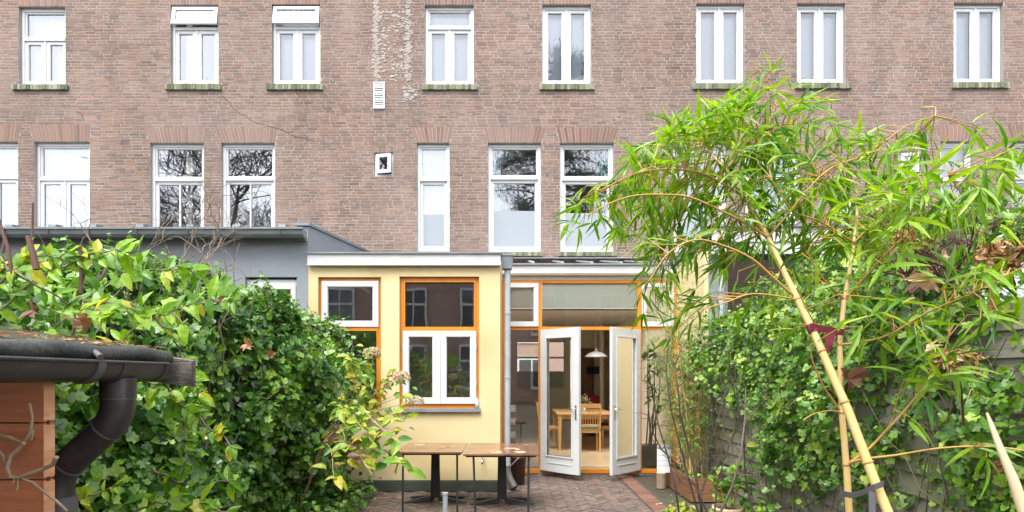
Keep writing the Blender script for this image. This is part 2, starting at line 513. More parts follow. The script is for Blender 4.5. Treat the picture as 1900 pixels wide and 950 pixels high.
M['ivy_stem'] = mat('ivy_stem', (.10, .075, .05), .9, (.15, .12, .08), 12)
M['culm'] = mat('golden_bamboo_culm', (.58, .385, .135), .36, (.66, .47, .20), 4, 5, stretch=(6, 6, .7), c3=(.47, .37, .13), scale3=6)
M['culm_node'] = mat('bamboo_node', (.33, .19, .06), .5, (.48, .29, .09), 20)
M['branch'] = mat('bamboo_branch', (.50, .27, .065), .45, (.40, .24, .07), 9)
M['cane'] = mat('dry_pale_cane', (.52, .43, .27), .7, (.40, .32, .19), 6, 6, stretch=(5, 5, .8))
M['ribbon'] = mat('wine_red_ribbon', (.19, .014, .035), .45, (.14, .010, .025), 12)
M['rubber'] = mat('black_grey_tie', (.055, .052, .060), .6, (.085, .08, .085), 12)
M['pot_green'] = mat('grey_green_pot', (.19, .20, .15), .6, (.15, .16, .12), 6)
M['terracotta'] = mat('terracotta', (.42, .17, .09), .8, (.34, .14, .08), 6, 6, c3=(.45, .33, .26), scale3=5)
M['pot_brown'] = mat('brown_glazed_pot', (.12, .065, .05), .4, (.085, .048, .04), 5)
M['planter'] = mat('planter_wood', (.26, .125, .055), .7, (.16, .075, .035), 3, 7, stretch=(2, 2, 12), bump=.3)
M['log'] = mat('log_bark', (.30, .235, .15), .9, (.20, .155, .10), 6, 7, stretch=(6, 6, 1), bump=.5)
M['paper'] = mat('white_card', (.80, .82, .83), .7)
M['ink'] = mat('green_grey_print', (.32, .48, .42), .8)
M['bin'] = mat('brown_bin', (.115, .055, .045), .5, (.09, .045, .038), 5)
M['chrome'] = mat('chrome', (.55, .57, .58), .22, metal=1.0)
M['plaster_scrap'] = mat('lime_mortar_scraps', (.33, .29, .255), .95, (.25, .215, .19), 12, 6, bump=.7, bscale=50)
M['cement'] = mat('cement_patch', (.26, .235, .225), .95, (.32, .295, .28), 10, 6, bump=.5, bscale=50)
M['crack'] = mat('dark_crack', (.07, .05, .045), .95)
M['bark'] = mat('tree_bark', (.055, .048, .040), .95, (.08, .07, .06), 5)
M['opp_brick'] = mat('opposite_brick', (.27, .18, .145), .9, (.33, .215, .17), 6)
M['pane_dark'] = mat('dark_pane', (.05, .055, .06), .1)
M['tile'] = mat('roof_tile', (.12, .05, .035), .8, (.09, .04, .03), 5)

M['ivy_o'], M['ivy'] = leaf_mats('ivy_leaf', [(0, (.024, .078, .016)), (.35, (.070, .180, .025)), (.7, (.135, .28, .034)), (.95, (.21, .38, .045)), (1, (.28, .42, .055))], rough=.30, trans=.28, spec=.6)
M['ivy2_o'], M['ivy2'] = leaf_mats('ivy_leaf_right', [(0, (.034, .098, .016)), (.35, (.092, .210, .026)), (.7, (.165, .31, .036)), (.92, (.25, .41, .05)), (1, (.34, .44, .065))], rough=.36, trans=.3, spec=.5)
M['vine_o'], M['vine'] = leaf_mats('vine_leaf', [(0, (.065, .175, .016)), (.4, (.145, .31, .022)), (.8, (.25, .42, .032)), (.95, (.37, .46, .045)), (1, (.50, .46, .05))], rough=.4, trans=.42)
M['bam_o'], M['bam'] = leaf_mats('bamboo_leaf', [(0, (.058, .175, .020)), (.3, (.145, .30, .022)), (.65, (.235, .40, .027)), (.95, (.32, .47, .04)), (1, (.40, .50, .055))], rough=.36, trans=.42, mottling=.15)
M['potbam_o'], M['potbam'] = leaf_mats('small_bamboo_leaf', [(0, (.07, .16, .035)), (.5, (.16, .29, .06)), (.85, (.28, .38, .09)), (1, (.42, .38, .10))], rough=.5, trans=.4)
M['hyd_o'], M['hyd'] = leaf_mats('hydrangea_leaf', [(0, (.06, .18, .03)), (.30, (.15, .30, .032)), (.6, (.33, .41, .045)), (.85, (.48, .46, .055)), (.96, (.50, .38, .06)), (1, (.16, .085, .045))], rough=.45, trans=.4)
M['petal_o'], M['petal'] = leaf_mats('faded_pink_petal', [(0, (.50, .29, .27)), (.4, (.56, .42, .34)), (.75, (.50, .47, .26)), (1, (.34, .40, .14))], rough=.7, trans=.3)
M['dead_o'], M['dead'] = leaf_mats('dead_leaf', [(0, (.13, .055, .025)), (.4, (.27, .125, .05)), (.8, (.42, .24, .11)), (1, (.50, .36, .22))], rough=.6, trans=.2)
M['berry'] = leaf_mat('ivy_berry', [(0, (.12, .14, .04)), (.6, (.25, .27, .08)), (1, (.36, .34, .14))], False, trans=.05)
M['seed'] = leaf_mat('dark_seed_head', [(0, (.045, .026, .022)), (.6, (.11, .068, .055)), (1, (.19, .13, .10))], False, trans=.05)
M['conifer'] = leaf_mat('conifer_needles', [(0, (.008, .022, .010)), (1, (.025, .05, .02))], False, trans=.1)

# ------------------------------------------------------------------ ground
def sheet(name, x0, x1, y0, y1, z, mat_):
    me = MB().add([(x0, y0, z), (x1, y0, z), (x1, y1, z), (x0, y1, z)], [(0, 1, 2, 3)])
    o = me.build(name, mat_)
    o['kind'] = 'structure'
    return o
sheet('ground', -400, 400, -400, 400, -.012, M['soil'])
patio = sheet('patio', -2.6, 1.92, 2.4, YD + .02, -.006, M['sand'])

PW, PL = .066, .198
NBR = 3
def in_patio(x, y):
    xe = 1.90 - (YD - y) * .010
    return -2.55 < x < xe - .20 and 2.5 < y < (YF - .04 if x < -.1 else YD - .03)
pav = {}
for a in range(-10, 150):
    for b in range(-110, 80):
        t = (a - b) % (2 * NBR)
        if t == 0: pav[(a, b, 0)] = 1
        elif t == 2 * NBR - 1: pav[(a, b, 1)] = 1
c45 = math.sqrt(.5)
pavers = []
for (a, b, v) in pav:
    if v == 0: u, w = (a + 1.5) * PW, (b + .5) * PW
    else: u, w = (a + .5) * PW, (b + 1.5) * PW
    x = (u - w) * c45 - 4.2; y = (u + w) * c45 + 1.0
    if in_patio(x, y):
        pavers.append((x, y, math.radians(45 if v == 0 else 135)))
def in_frame(x, y, z):
    if y < .3: return False
    px = CX + x / y * F; py = HZ - (z - EYE) / y * F
    return -30 < px < 1930 and -30 < py < 970
pavers = [p for p in pavers if in_frame(p[0], p[1], 0) or p[1] > 5.0]
pmb = MB()
pmb.hexa([(-PL / 2 + .003, -PW / 2 + .003, -.03), (PL / 2 - .003, -PW / 2 + .003, -.03), (PL / 2 - .003, PW / 2 - .003, -.03), (-PL / 2 + .003, PW / 2 - .003, -.03),
          (-PL / 2 + .006, -PW / 2 + .006, .004), (PL / 2 - .006, -PW / 2 + .006, .004), (PL / 2 - .006, PW / 2 - .006, .004), (-PL / 2 + .006, PW / 2 - .006, .004)])
def vis_patio(p):
    px = CX + p[0] / p[1] * F; py = HZ + EYE / p[1] * F
    return 1000 < px < 1215 and py < 948
pavers.sort(key=lambda p: (not vis_patio(p), p[1]))
pm = pmb.mesh('paver'); pm.materials.append(M['paver_o'])
tmplV = [Vector(v) for v in pmb.v]
rest = MB()
for i, (x, y, a) in enumerate(pavers):
    dz = rng.uniform(-.003, .004); ta, tb = rng.uniform(-.02, .02), rng.uniform(-.02, .02)
    Rm = Matrix.Translation((x, y, dz)) @ Matrix.Rotation(a + rng.uniform(-.025, .025), 4, 'Z') @ Matrix.Rotation(ta, 4, 'X') @ Matrix.Rotation(tb * .4, 4, 'Y')
    if i < 300:
        o = link_mesh('paver', pm, None, patio); o.matrix_basis = Rm
    else:
        rest.add([tuple(Rm @ v) for v in tmplV], BOXF)
o = rest.build('paver_field', M['paver'], patio); o['kind'] = 'stuff'
# red edging: stretchers laid in two rows across the strip, and one soldier row along the threshold
epm = MB().hexa([(-.1, -.033, -.03), (.1, -.033, -.03), (.1, .033, -.03), (-.1, .033, -.03), (-.096, -.029, .006), (.096, -.029, .006), (.096, .029, .006), (-.096, .029, .006)]).mesh('paver')
epm.materials.append(M['red_paver'])
edge = sheet('edging_strip', 1.70, 1.94, 3.0, YD - .05, -.004, M['sand'])
y = 6.0
while y < YD - .08:
    o = link_mesh('paver', epm, None, edge)
    o.location = (1.80 - (YD - y) * .010 + rng.uniform(-.004, .004), y, .001 + rng.uniform(-.002, .003)); o.rotation_euler = (0, 0, rng.uniform(-.02, .02))
    y += .0695

# ------------------------------------------------------------------ main brick terrace
# openings of the brick wall: (x0,y0,x1,y1) in photo pixels on the wall plane
UP = [(34, 12, 121, 157), (316, 9, 405, 156), (504, 8, 594, 156), (788, 9, 879, 157), (1006, 8, 1097, 156), (1292, 6, 1382, 155), (1479, 6, 1569, 154), (1770, 5, 1862, 153)]
LO = [(-67, 263, 33, 468), (63, 263, 166, 468), (278, 265, 378, 468), (410, 265, 510, 468), (773, 265, 834, 466), (905, 265, 1004, 467), (1039, 265, 1139, 467),
      (1250, 265, 1350, 467), (1382, 265, 1482, 467), (1745, 262, 1807, 467), (1878, 262, 1975, 467)]
SM = [(694, 283, 730, 326), (1668, 281, 1705, 325)]
def xz(r):
    return (PX(r[0], YM), PX(r[2], YM), PZ(r[3], YM), PZ(r[1], YM))
openings = [xz(r) for r in UP + LO + SM]
ZB, ZT = 2.9, 9.95
XL, XR = -12.0, 12.0
terrace = thing('brick_terrace', 'long brown brick terrace wall with two rows of white windows', 'house', (0, YM, 0))

def wall_holes(mb, x0, x1, z0, z1, Y, depth, holes):
    xs = sorted({x0, x1, *[h[0] for h in holes], *[h[1] for h in holes]})
    zs = sorted({z0, z1, *[h[2] for h in holes], *[h[3] for h in holes]})
    xs = [x for x in xs if x0 <= x <= x1]; zs = [z for z in zs if z0 <= z <= z1]
    for i in range(len(xs) - 1):
        for j in range(len(zs) - 1):
            cx, cz = (xs[i] + xs[i + 1]) / 2, (zs[j] + zs[j + 1]) / 2
            if any(h[0] < cx < h[1] and h[2] < cz < h[3] for h in holes): continue
            mb.add([(xs[i], Y, zs[j]), (xs[i + 1], Y, zs[j]), (xs[i + 1], Y, zs[j + 1]), (xs[i], Y, zs[j + 1])], [(0, 1, 2, 3)])
    for a, b, c, d in holes:
        a, b, c, d = max(a, x0), min(b, x1), max(c, z0), min(d, z1)
        A = [(a, Y, c), (b, Y, c), (b, Y, d), (a, Y, d)]; B = [(p[0], Y + depth, p[2]) for p in A]
        mb.add(A + B, [(0, 4, 5, 1), (1, 5, 6, 2), (2, 6, 7, 3), (3, 7, 4, 0)])

wm = MB()
wall_holes(wm, XL, XR, ZB, ZT, YM + .0045, .16, openings)
wall = wm.build('wall', M['mortar'], terrace)
# shell behind the wall: floors, sides, back and roof, so that the rooms are dark
sh = MB()
for z in (3.0, 6.45, 9.9):
    sh.box(XL, XR, YM + .18, 20, z, z + .18)
sh.box(XL, XL + .2, YM + .18, 20, 0, 9.9); sh.box(XR - .2, XR, YM + .18, 20, 0, 9.9)
sh.box(XL, XR, 19.8, 20, 3.2, 9.9)
sh.box(XL, -.35, YM + .18, YM + .3, 0, 3.0); sh.box(2.75, XR, YM + .18, YM + .3, 0, 3.0)
for x in (-9.2, -6.6, -3.4, -1.2, 2.4, 4.9, 7.7):
    sh.box(x, x + .12, YM + .3, 19.8, 3.2, 9.9)
sh.build('room_shell', M['room'], terrace)
MB().box(XL, XR, YM + .0, 20.2, ZT + .14, ZT + .3).build('roof_edge', M['lead'], terrace)

CH = .0574
arches = []     # (x0 bottom, x1 bottom, x0 top, x1 top, z bottom, z top)
AP = [(-77, -67, 33, 40), (53, 63, 166, 168), (267, 278, 378, 383), (398, 410, 510, 515), (762, 773, 834, 841), (897, 905, 1004, 1013), (1032, 1039, 1139, 1148),
      (1242, 1250, 1350, 1358), (1374, 1382, 1482, 1491), (1736, 1745, 1807, 1818), (1869, 1878, 1975, 1984)]
for (t0, b0, b1, t1), r in zip(AP, LO):
    arches.append((PX(b0, YM), PX(b1, YM), PX(t0, YM), PX(t1, YM), PZ(r[1] - .5, YM), PZ(r[1] - 30, YM)))
for r in UP:
    arches.append((PX(r[0], YM), PX(r[2], YM), PX(r[0] - 7, YM), PX(r[2] + 7, YM), PZ(r[1] - .5, YM), PZ(r[1] - 30, YM)))
for r in SM:
    arches.append((PX(r[0] + 3, YM), PX(r[2] - 2, YM), PX(r[0] + 1, YM), PX(r[2], YM), PZ(r[1] - .3, YM), PZ(r[1] - 11, YM)))
SILL = [(24, 128, 157, 168), (308, 411, 156, 168), (495, 600, 156, 168), (783, 886, 157, 168), (1001, 1103, 156, 168), (1284, 1390, 155, 167), (1474, 1579, 154, 166), (1765, 1871, 153, 165),
        (900, 1008, 467, 476), (1034, 1145, 467, 476), (1245, 1356, 467, 476), (1377, 1488, 467, 476)]
arches = [t_[:5] + (ZB + round((t_[5] - ZB) / CH) * CH,) for t_ in arches]
blocks = [(o_[0], o_[1], o_[0], o_[1], o_[2], o_[3]) for o_ in openings] + arches
blocks += [(PX(a, YM), PX(b, YM), PX(a, YM), PX(b, YM), PZ(d, YM), PZ(c, YM)) for a, b, c, d in SILL]

def brick_verts(x0, x1, z0, z1, r):
    y0 = YM + r.uniform(-.0015, .0025); j = .0016; e = .003
    A = [(x0 + r.uniform(-j, j), YM + .1, z0), (x1 + r.uniform(-j, j), YM + .1, z0), (x1, YM + .1, z1), (x0, YM + .1, z1)]
    Fr = [(x0 + e + r.uniform(-j, j), y0, z0 + e * .6 + r.uniform(-j, j)), (x1 - e + r.uniform(-j, j), y0, z0 + e * .6 + r.uniform(-j, j)),
          (x1 - e + r.uniform(-j, j), y0 + r.uniform(-.001, .001), z1 - e * .6 + r.uniform(-j, j)), (x0 + e + r.uniform(-j, j), y0 + r.uniform(-.001, .001), z1 - e * .6 + r.uniform(-j, j))]
    return Fr + A
BF5 = [(0, 1, 2, 3), (1, 0, 4, 5), (2, 1, 5, 6), (3, 2, 6, 7), (0, 3, 7, 4)]
br = random.Random(3)
bricks = []
z = ZB
while z < ZT - .06:
    z0, z1 = z + .0058, z + CH - .0058
    zm = (z0 + z1) / 2
    cuts = []
    for b0, b1, t0, t1, c, d in blocks:
        if c - .004 < zm < d + .004:
            k = (zm - c) / max(d - c, 1e-6)
            cuts.append((b0 + (t0 - b0) * k - .003, b1 + (t1 - b1) * k + .003))
    x = XL + br.uniform(0, .2)
    prev_h = False
    while x < XR:
        hd = (not prev_h) and br.random() < .22
        L = .100 if hd else .204
        prev_h = hd
        segs = [(x, min(x + L, XR))]
        for a, b in cuts:
            ns = []
            for s0, s1 in segs:
                if b <= s0 or a >= s1: ns.append((s0, s1)); continue
                if a > s0: ns.append((s0, a))
                if b < s1: ns.append((b, s1))
            segs = ns
        for s0, s1 in segs:
            if s1 - s0 > .018:
                bricks.append((s0, s1, z0, z1, L == .204 and len(segs) == 1 and s1 - s0 > .2))
        x += L + .0095
    z += CH
cxz = (PX(640, YM), PZ(215, YM))
full = sorted([i for i, b in enumerate(bricks) if b[4]], key=lambda i: ((bricks[i][0] - cxz[0]) / 1.6) ** 2 + (bricks[i][2] - cxz[1]) ** 2)[:300]
single = set(full)
bw = MB()
for i, b in enumerate(bricks):
    if i not in single:
        bw.add(brick_verts(b[0], b[1], b[2], b[3], br), BF5)
o = bw.build('brick_courses', M['brick'], terrace); o['kind'] = 'stuff'
b1m = []
for k in range(4):
    mbb = MB().add([(v[0], v[1] - YM, v[2]) for v in brick_verts(-.102, .102, -.0229, .0229, br)], BF5)
    me = mbb.mesh('brick'); me.materials.append(M['brick_o']); b1m.append(me)
for i in full:
    b = bricks[i]
    o = link_mesh('brick', b1m[i % 4], None, wall, ((b[0] + b[1]) / 2, YM, (b[2] + b[3]) / 2))

# flat brick arches
for ai, (b0, b1, t0, t1, c, d) in enumerate(arches):
    small = (d - c) < .2
    bed = MB().hexa([(b0, YM + .004, c), (b1, YM + .004, c), (b1, YM + .12, c), (b0, YM + .12, c), (t0, YM + .004, d), (t1, YM + .004, d), (t1, YM + .12, d), (t0, YM + .12, d)])
    if ai >= len(LO) and not small and PZ(0, YM) + .25 < c: continue
    arch = bed.build('brick_arch', M['mortar'], terrace)
    n = max(3, int(round((b1 - b0) / .0635)))
    for k in range(n):
        g0, g1 = (k + .10) / n, (k + .90) / n
        yb = YM - .001 + rng.uniform(-.002, .002)
        q = [(b0 + (b1 - b0) * g0, c + .001), (b0 + (b1 - b0) * g1, c + .001), (t0 + (t1 - t0) * g1, d - .004), (t0 + (t1 - t0) * g0, d - .004)]
        m_ = MB().hexa([(q[0][0], yb, q[0][1]), (q[1][0], yb, q[1][1]), (q[1][0], YM + .1, q[1][1]), (q[0][0], YM + .1, q[0][1]),
                        (q[3][0], yb, q[3][1]), (q[2][0], yb, q[2][1]), (q[2][0], YM + .1, q[2][1]), (q[3][0], YM + .1, q[3][1])])
        m_.build('brick', M['arch_brick'], arch)
# sills of bricks on edge, mossy
for a, b, c, d in SILL:
    x0, x1, zt, zb = PX(a, YM), PX(b, YM), PZ(c, YM), PZ(d, YM)
    s = MB().box(x0 + .004, x1 - .004, YM - .035, YM + .13, zb + .006, zt - .008).build('window_sill', M['mortar'], terrace)
    n = int(round((x1 - x0) / .062)); w = (x1 - x0) / n
    sm_ = MB().hexa([(-w / 2 + .004, -.05, zb - zt + .004), (w / 2 - .004, -.05, zb - zt + .004), (w / 2 - .004, .13, zb - zt), (-w / 2 + .004, .13, zb - zt),
                     (-w / 2 + .006, -.046, -.014), (w / 2 - .006, -.046, -.014), (w / 2 - .004, .13, .004), (-w / 2 + .004, .13, .004)]).mesh('brick')
    sm_.materials.append(M['sill_brick'])
    for k in range(n):
        o = link_mesh('brick', sm_, None, s, (x0 + (k + .5) * w, YM + rng.uniform(-.006, .006), zt + rng.uniform(-.004, .004)))
        o.rotation_euler = (rng.uniform(-.03, .03), rng.uniform(-.05, .05), rng.uniform(-.03, .03))

def ring(mb, x0, x1, z0, z1, t, y0, y1, tb=None):
    """rectangular frame of four butted bars"""
    tb = t if tb is None else tb
    mb.box(x0, x0 + t, y0, y1, z0, z1); mb.box(x1 - t, x1, y0, y1, z0, z1)
    mb.box(x0 + t, x1 - t, y0, y1, z1 - t, z1); mb.box(x0 + t, x1 - t, y0, y1, z0, z0 + tb)
    return mb

def rot_about(o, pivot, axis, ang):
    """turn a built mesh about a world point (its mesh is in world coordinates)"""
    Mx = Matrix.Translation(Vector(pivot)) @ Matrix.Rotation(ang, 4, axis) @ Matrix.Translation(-Vector(pivot))
    o.data.transform(Mx)

def sash(win, x0, x1, z0, z1, y, t=.055, tilt=0, gm='glass_main', frame='white', d=.045, hinge='top', name='sash'):
    s = ring(MB(), x0, x1, z0, z1, t, y, y + d).build(name, M[frame], win)
    bead = ring(MB(), x0 + t - .001, x1 - t + .001, z0 + t - .001, z1 - t + .001, .010, y + .012, y + .026).build('glazing_bead', M[frame], s)
    g = MB().add([(x0 + t, y + .028, z0 + t), (x1 - t, y + .028, z0 + t), (x1 - t, y + .028, z1 - t), (x0 + t, y + .028, z1 - t)], [(0, 1, 2, 3)]).build('pane', M[gm], s)
    if tilt:
        if hinge == 'top': pv, ax = (0, y + .02, z1), 'X'
        else: pv, ax = (0, y + .02, z0), 'X'
        for q in (s, bead, g): rot_about(q, pv, ax, tilt)
    return s

def curtain(win, x0, x1, z0, z1, y, m, folds=9, amp=.018, name='curtain'):
    n = folds * 6; vs_ = []; fs = []
    for i in range(n + 1):
        u = i / n; x = x0 + (x1 - x0) * u
        yy = y + amp * math.sin(u * folds * 2 * math.pi + math.sin(u * 7)) + amp * .4 * math.sin(u * 23)
        vs_ += [(x, yy, z0), (x, yy + amp * .3, z1)]
    for i in range(n): fs.append((2 * i, 2 * i + 2, 2 * i + 3, 2 * i + 1))
    return MB().add(vs_, fs, True).build(name, M[m], win)

FY = YM + .075      # front of the window frames
def window(rect, split=None, lower='two', top='fixed', back=None, frost=None, name='window', bars=False):
    gk = 'glass_blind' if back == 'blind' else 'glass_main'
    x0, x1, z0, z1 = xz(rect)
    x0 += .004; x1 -= .004; z0 += .004; z1 -= .004
    win = empty(name, ((x0 + x1) / 2, YM, z0), terrace)
    ft = .052
    ring(MB(), x0, x1, z0, z1, ft, FY, FY + .085).build('frame', M['white'], win)
    ix0, ix1, iz0, iz1 = x0 + ft - .002, x1 - ft + .002, z0 + ft - .002, z1 - ft + .002
    zt = None
    if split:
        zt = PZ(split, YM)
        MB().box(ix0, ix1, FY - .012, FY + .08, zt - .028, zt + .028).build('transom', M['white'], win)
        if top == 'fixed':
            sash(win, ix0, ix1, zt + .029, iz1, FY + .022, .032, gm=gk)
        elif top == 'tilt':
            sash(win, ix0 - .03, ix1 + .03, zt + .035, iz1 + .03, FY - .05, .062, tilt=-.16, gm=gk)
    zl1 = (zt - .029) if split else iz1
    xm = (ix0 + ix1) / 2
    if lower == 'two':
        MB().box(xm - .022, xm + .022, FY + .004, FY + .075, iz0 + .001, zl1 - .001).build('mullion', M['white'], win)
        sash(win, ix0, xm - .023, iz0, zl1, FY + .018, .062, gm=gk); sash(win, xm + .023, ix1, iz0, zl1, FY + .018, .062, gm=gk)
    elif lower == 'one':
        s = sash(win, ix0, ix1, iz0, zl1, FY + .030, .058, gm=gk)
        if bars: MB().box(xm - .014, xm + .014, FY + .034, FY + .06, iz0 + .059, zl1 - .059).build('glazing_bar', M['white'], s)
    if back == 'curtain':
        if split: curtain(win, ix0 - .05, ix1 + .05, iz0 - .05, iz1 + .05, FY + .16, 'curtain')
        else: curtain(win, ix0 - .05, ix1 + .05, iz0 - .05, iz1 + .05, FY + .16, 'curtain')
    elif back == 'blind':
        MB().box(ix0 - .04, ix1 + .04, FY + .14, FY + .146, iz0 - .05, iz1 + .05).build('blind', M['blind'], win)
    if frost:
        zf = PZ(frost, YM)
        MB().box(ix0 + .0585, ix1 - .0585, FY + .052, FY + .054, iz0 + .0585, zf).build('frosted_film', M['frost'], win)
    return win

window(UP[0], 69, 'two', 'fixed', 'curtain')
window(UP[1], 49, 'two', 'tilt')
window(UP[2], 48, 'two', 'tilt', 'blind')
window(UP[3], 48, 'two', 'fixed', 'blind')
for r in UP[4:]: window(r, None, 'two', None, 'blind')
window(LO[0], 327, 'two', 'fixed', 'curtain')
window(LO[1], 330, 'two', 'fixed', 'curtain')
window(LO[2], 331, 'one', 'fixed', bars=True)
window(LO[3], 330, 'one', 'fixed', bars=True)
window(LO[4], 331, 'one', 'fixed', 'curtain', frost=395)
w5 = window(LO[5], 328, 'one', 'fixed', frost=388)
w6 = window(LO[6], 330, 'one', 'fixed', frost=392)
curtain(w5, PX(915, YM), PX(928, YM), PZ(452, YM), PZ(272, YM), FY + .15, 'teal', 3, .02)
curtain(w6, PX(1112, YM), PX(1132, YM), PZ(452, YM), PZ(272, YM), FY + .15, 'teal', 3, .02)
window(LO[7], 330, 'one', 'fixed', frost=395)
window(LO[8], 330, 'one', 'fixed', 'blind', bars=True)
window(LO[9], 331, 'one', 'fixed', 'blind', frost=395)
window(LO[10], 328, 'one', 'fixed', 'blind', frost=390)
for k, r in enumerate(SM):
    x0, x1, z0, z1 = xz(r)
    win = empty('window', ((x0 + x1) / 2, YM, z0), terrace)
    ring(MB(), x0 + .003, x1 - .003, z0 + .003, z1 - .003, .045, FY - .03, FY + .05).build('frame', M['white'], win)
    s = ring(MB(), x0 + .05, x1 - .03, z0 + .05, z1 - .035, .062, FY - .075, FY - .034).build('sash', M['white'], win)
    g = MB().add([(x0 + .11, FY - .05, z0 + .11), (x1 - .09, FY - .05, z0 + .11), (x1 - .09, FY - .05, z1 - .095), (x0 + .11, FY - .05, z1 - .095)], [(0, 1, 2, 3)]).build('pane', M['glass'], s)
    for q in (s, g): rot_about(q, (x0 + .05, FY - .04, 0), 'Z', -.22)
# louvred vents
for k, (a, b, c, d) in enumerate([(693, 714, 153, 202), (1558, 1577, 374, 418)]):
    v = empty('louvre_vent', (PX(a, YM), YM, PZ(d, YM)), terrace)
    x0, x1, z0, z1 = PX(a, YM), PX(b, YM), PZ(d, YM), PZ(c, YM)
    ring(MB(), x0, x1, z0, z1, .028, YM - .022, YM - .004).build('frame', M['white'], v)
    MB().box(x0 + .02, x1 - .02, YM - .006, YM - .0045, z0 + .02, z1 - .02).build('backing', M['black'], v)
    n = 10; h = (z1 - z0 - .056) / n
    for i in range(n):
        zc = z0 + .028 + (i + .5) * h
        MB().hexa([(x0 + .028, YM - .024, zc - h * .42), (x1 - .028, YM - .024, zc - h * .42), (x1 - .028, YM - .0065, zc - h * .05), (x0 + .028, YM - .0065, zc - h * .05),
                   (x0 + .028, YM - .022, zc - h * .1), (x1 - .028, YM - .022, zc - h * .1), (x1 - .028, YM - .0065, zc + h * .4), (x0 + .028, YM - .0065, zc + h * .4)]).build('slat', M['white'], v)
# lime scraps left by a removed chimney, and a cement patch
sc = MB()
def blob(mb, x, z, w, h, t, r):
    n = 9; ang = [2 * math.pi * k / n for k in range(n)]
    outer = [(x + math.cos(a) * w * r.uniform(.7, 1.15), YM - .0005, z + math.sin(a) * h * r.uniform(.7, 1.15)) for a in ang]
    inner = [(x + (p[0] - x) * .6, YM - t * r.uniform(.6, 1.2), z + (p[2] - z) * .6) for p in outer]
    mb.add(outer + inner + [(x, YM - t, z)], [(k, (k + 1) % n, n + (k + 1) % n, n + k) for k in range(n)] + [(n + k, n + (k + 1) % n, 2 * n) for k in range(n)])
r_ = random.Random(5)
for i in range(760):
    u = r_.random()
    px = r_.gauss(698, 2.6) if u < .36 else (r_.gauss(757, 2.8) if u < .66 else r_.uniform(703, 755))
    py = r_.uniform(-6, 150)
    if 703 < px < 752 and (py < 18 or r_.random() < .35): continue
    blob(sc, PX(px, YM), PZ(py, YM), r_.uniform(.01, .055), r_.uniform(.008, .032), .007, r_)
o = sc.build('mortar_scraps', M['plaster_scrap'], terrace); o['kind'] = 'stuff'
sc = MB()
for i in range(46):
    blob(sc, PX(r_.gauss(758, 7), YM), PZ(r_.gauss(174, 9), YM), r_.uniform(.015, .06), r_.uniform(.008, .026), .006, r_)
o = sc.build('cement_patch', M['cement'], terrace); o['kind'] = 'stuff'
# stepped crack
for pts in [[(412, 178), (424, 188), (432, 200), (446, 211), (456, 215), (470, 226), (492, 232), (520, 240), (545, 252), (585, 262)], [(548, 170), (556, 178), (550, 186)], [(140, 205), (152, 212), (154, 220)]]:
    MB().tube([P(a, b, YM - .0005) for a, b in pts], .0045, 4, smooth=False).build('crack', M['crack'], terrace)

# ------------------------------------------------------------------ yellow extension
yel = thing('yellow_extension', 'yellow stuccoed extension with orange window frames and open white garden doors', 'house extension', (0, YF, 0))
XA, XB = PX(572, YF), PX(928, YF)
ZR = PZ(468, YF)
W1 = (PX(590, YF), PX(707, YF), PZ(757, YF), PZ(514, YF))
W2 = (PX(741, YF), PX(889, YF), PZ(758, YF), PZ(513, YF))
ym = MB()
wall_holes(ym, XA, XB, 0, ZR - .02, YF, .12, [W1, W2])
ym.box(XB - .12, XB - .001, YF + .13, YD - .001, 0, ZR - .02)        # return beside the doors
ym.add([(XB, YF, 0), (XB, YD, 0), (XB, YD, ZR - .02), (XB, YF, ZR - .02)], [(0, 1, 2, 3)])
ym.build('wall', M['stucco'], yel)
inn = MB()
inn.box(XA + .02, XB - .13, YF + .13, YM - .02, .08, .1)
inn.box(XA + .02, XB - .13, YM - .03, YM - .01, .1, ZR - .1)
inn.box(XA + .01, XA + .03, YF + .13, YM - .03, .1, ZR - .1)
inn.box(XB - .13, XB - .125, YF + .13, YM - .03, .1, ZR - .1)
inn.build('room_lining', M['room'], yel)
MB().box(XA + .03, XB - .02, YF + .02, YM - .002, ZR - .06, ZR - .02).build('flat_roof', M['lead'], yel)
fx0, fx1 = PX(570, YF - .06), PX(929, YF - .06)
MB().box(fx0, fx1, YF - .06, YF - .002, PZ(491, YF - .06), PZ(471, YF - .06)).build('fascia_board', M['white_old'], yel)
MB().box(fx0, fx1, YF - .075, YF - .061, PZ(492.5, YF - .06), PZ(489, YF - .06)).build('fascia_moulding', M['white_old'], yel)
MB().box(fx0 - .01, fx1 + .01, YF - .085, YF + .05, PZ(471, YF - .06) + .001, PZ(468, YF - .06)).build('roof_trim', M['lead'], yel)
# plinth boards
pl0, pl1 = PX(600, YF), PX(927, YF)
pln = MB().box(pl0, pl1, YF - .012, YF - .002, .0, .16).build('plinth', M['green_board'], yel)
for k in range(7):
    MB().box(pl0, pl1, YF - .022, YF - .0125, .006 + k * .0215, .022 + k * .0215).build('slat', M['green_board'], pln)

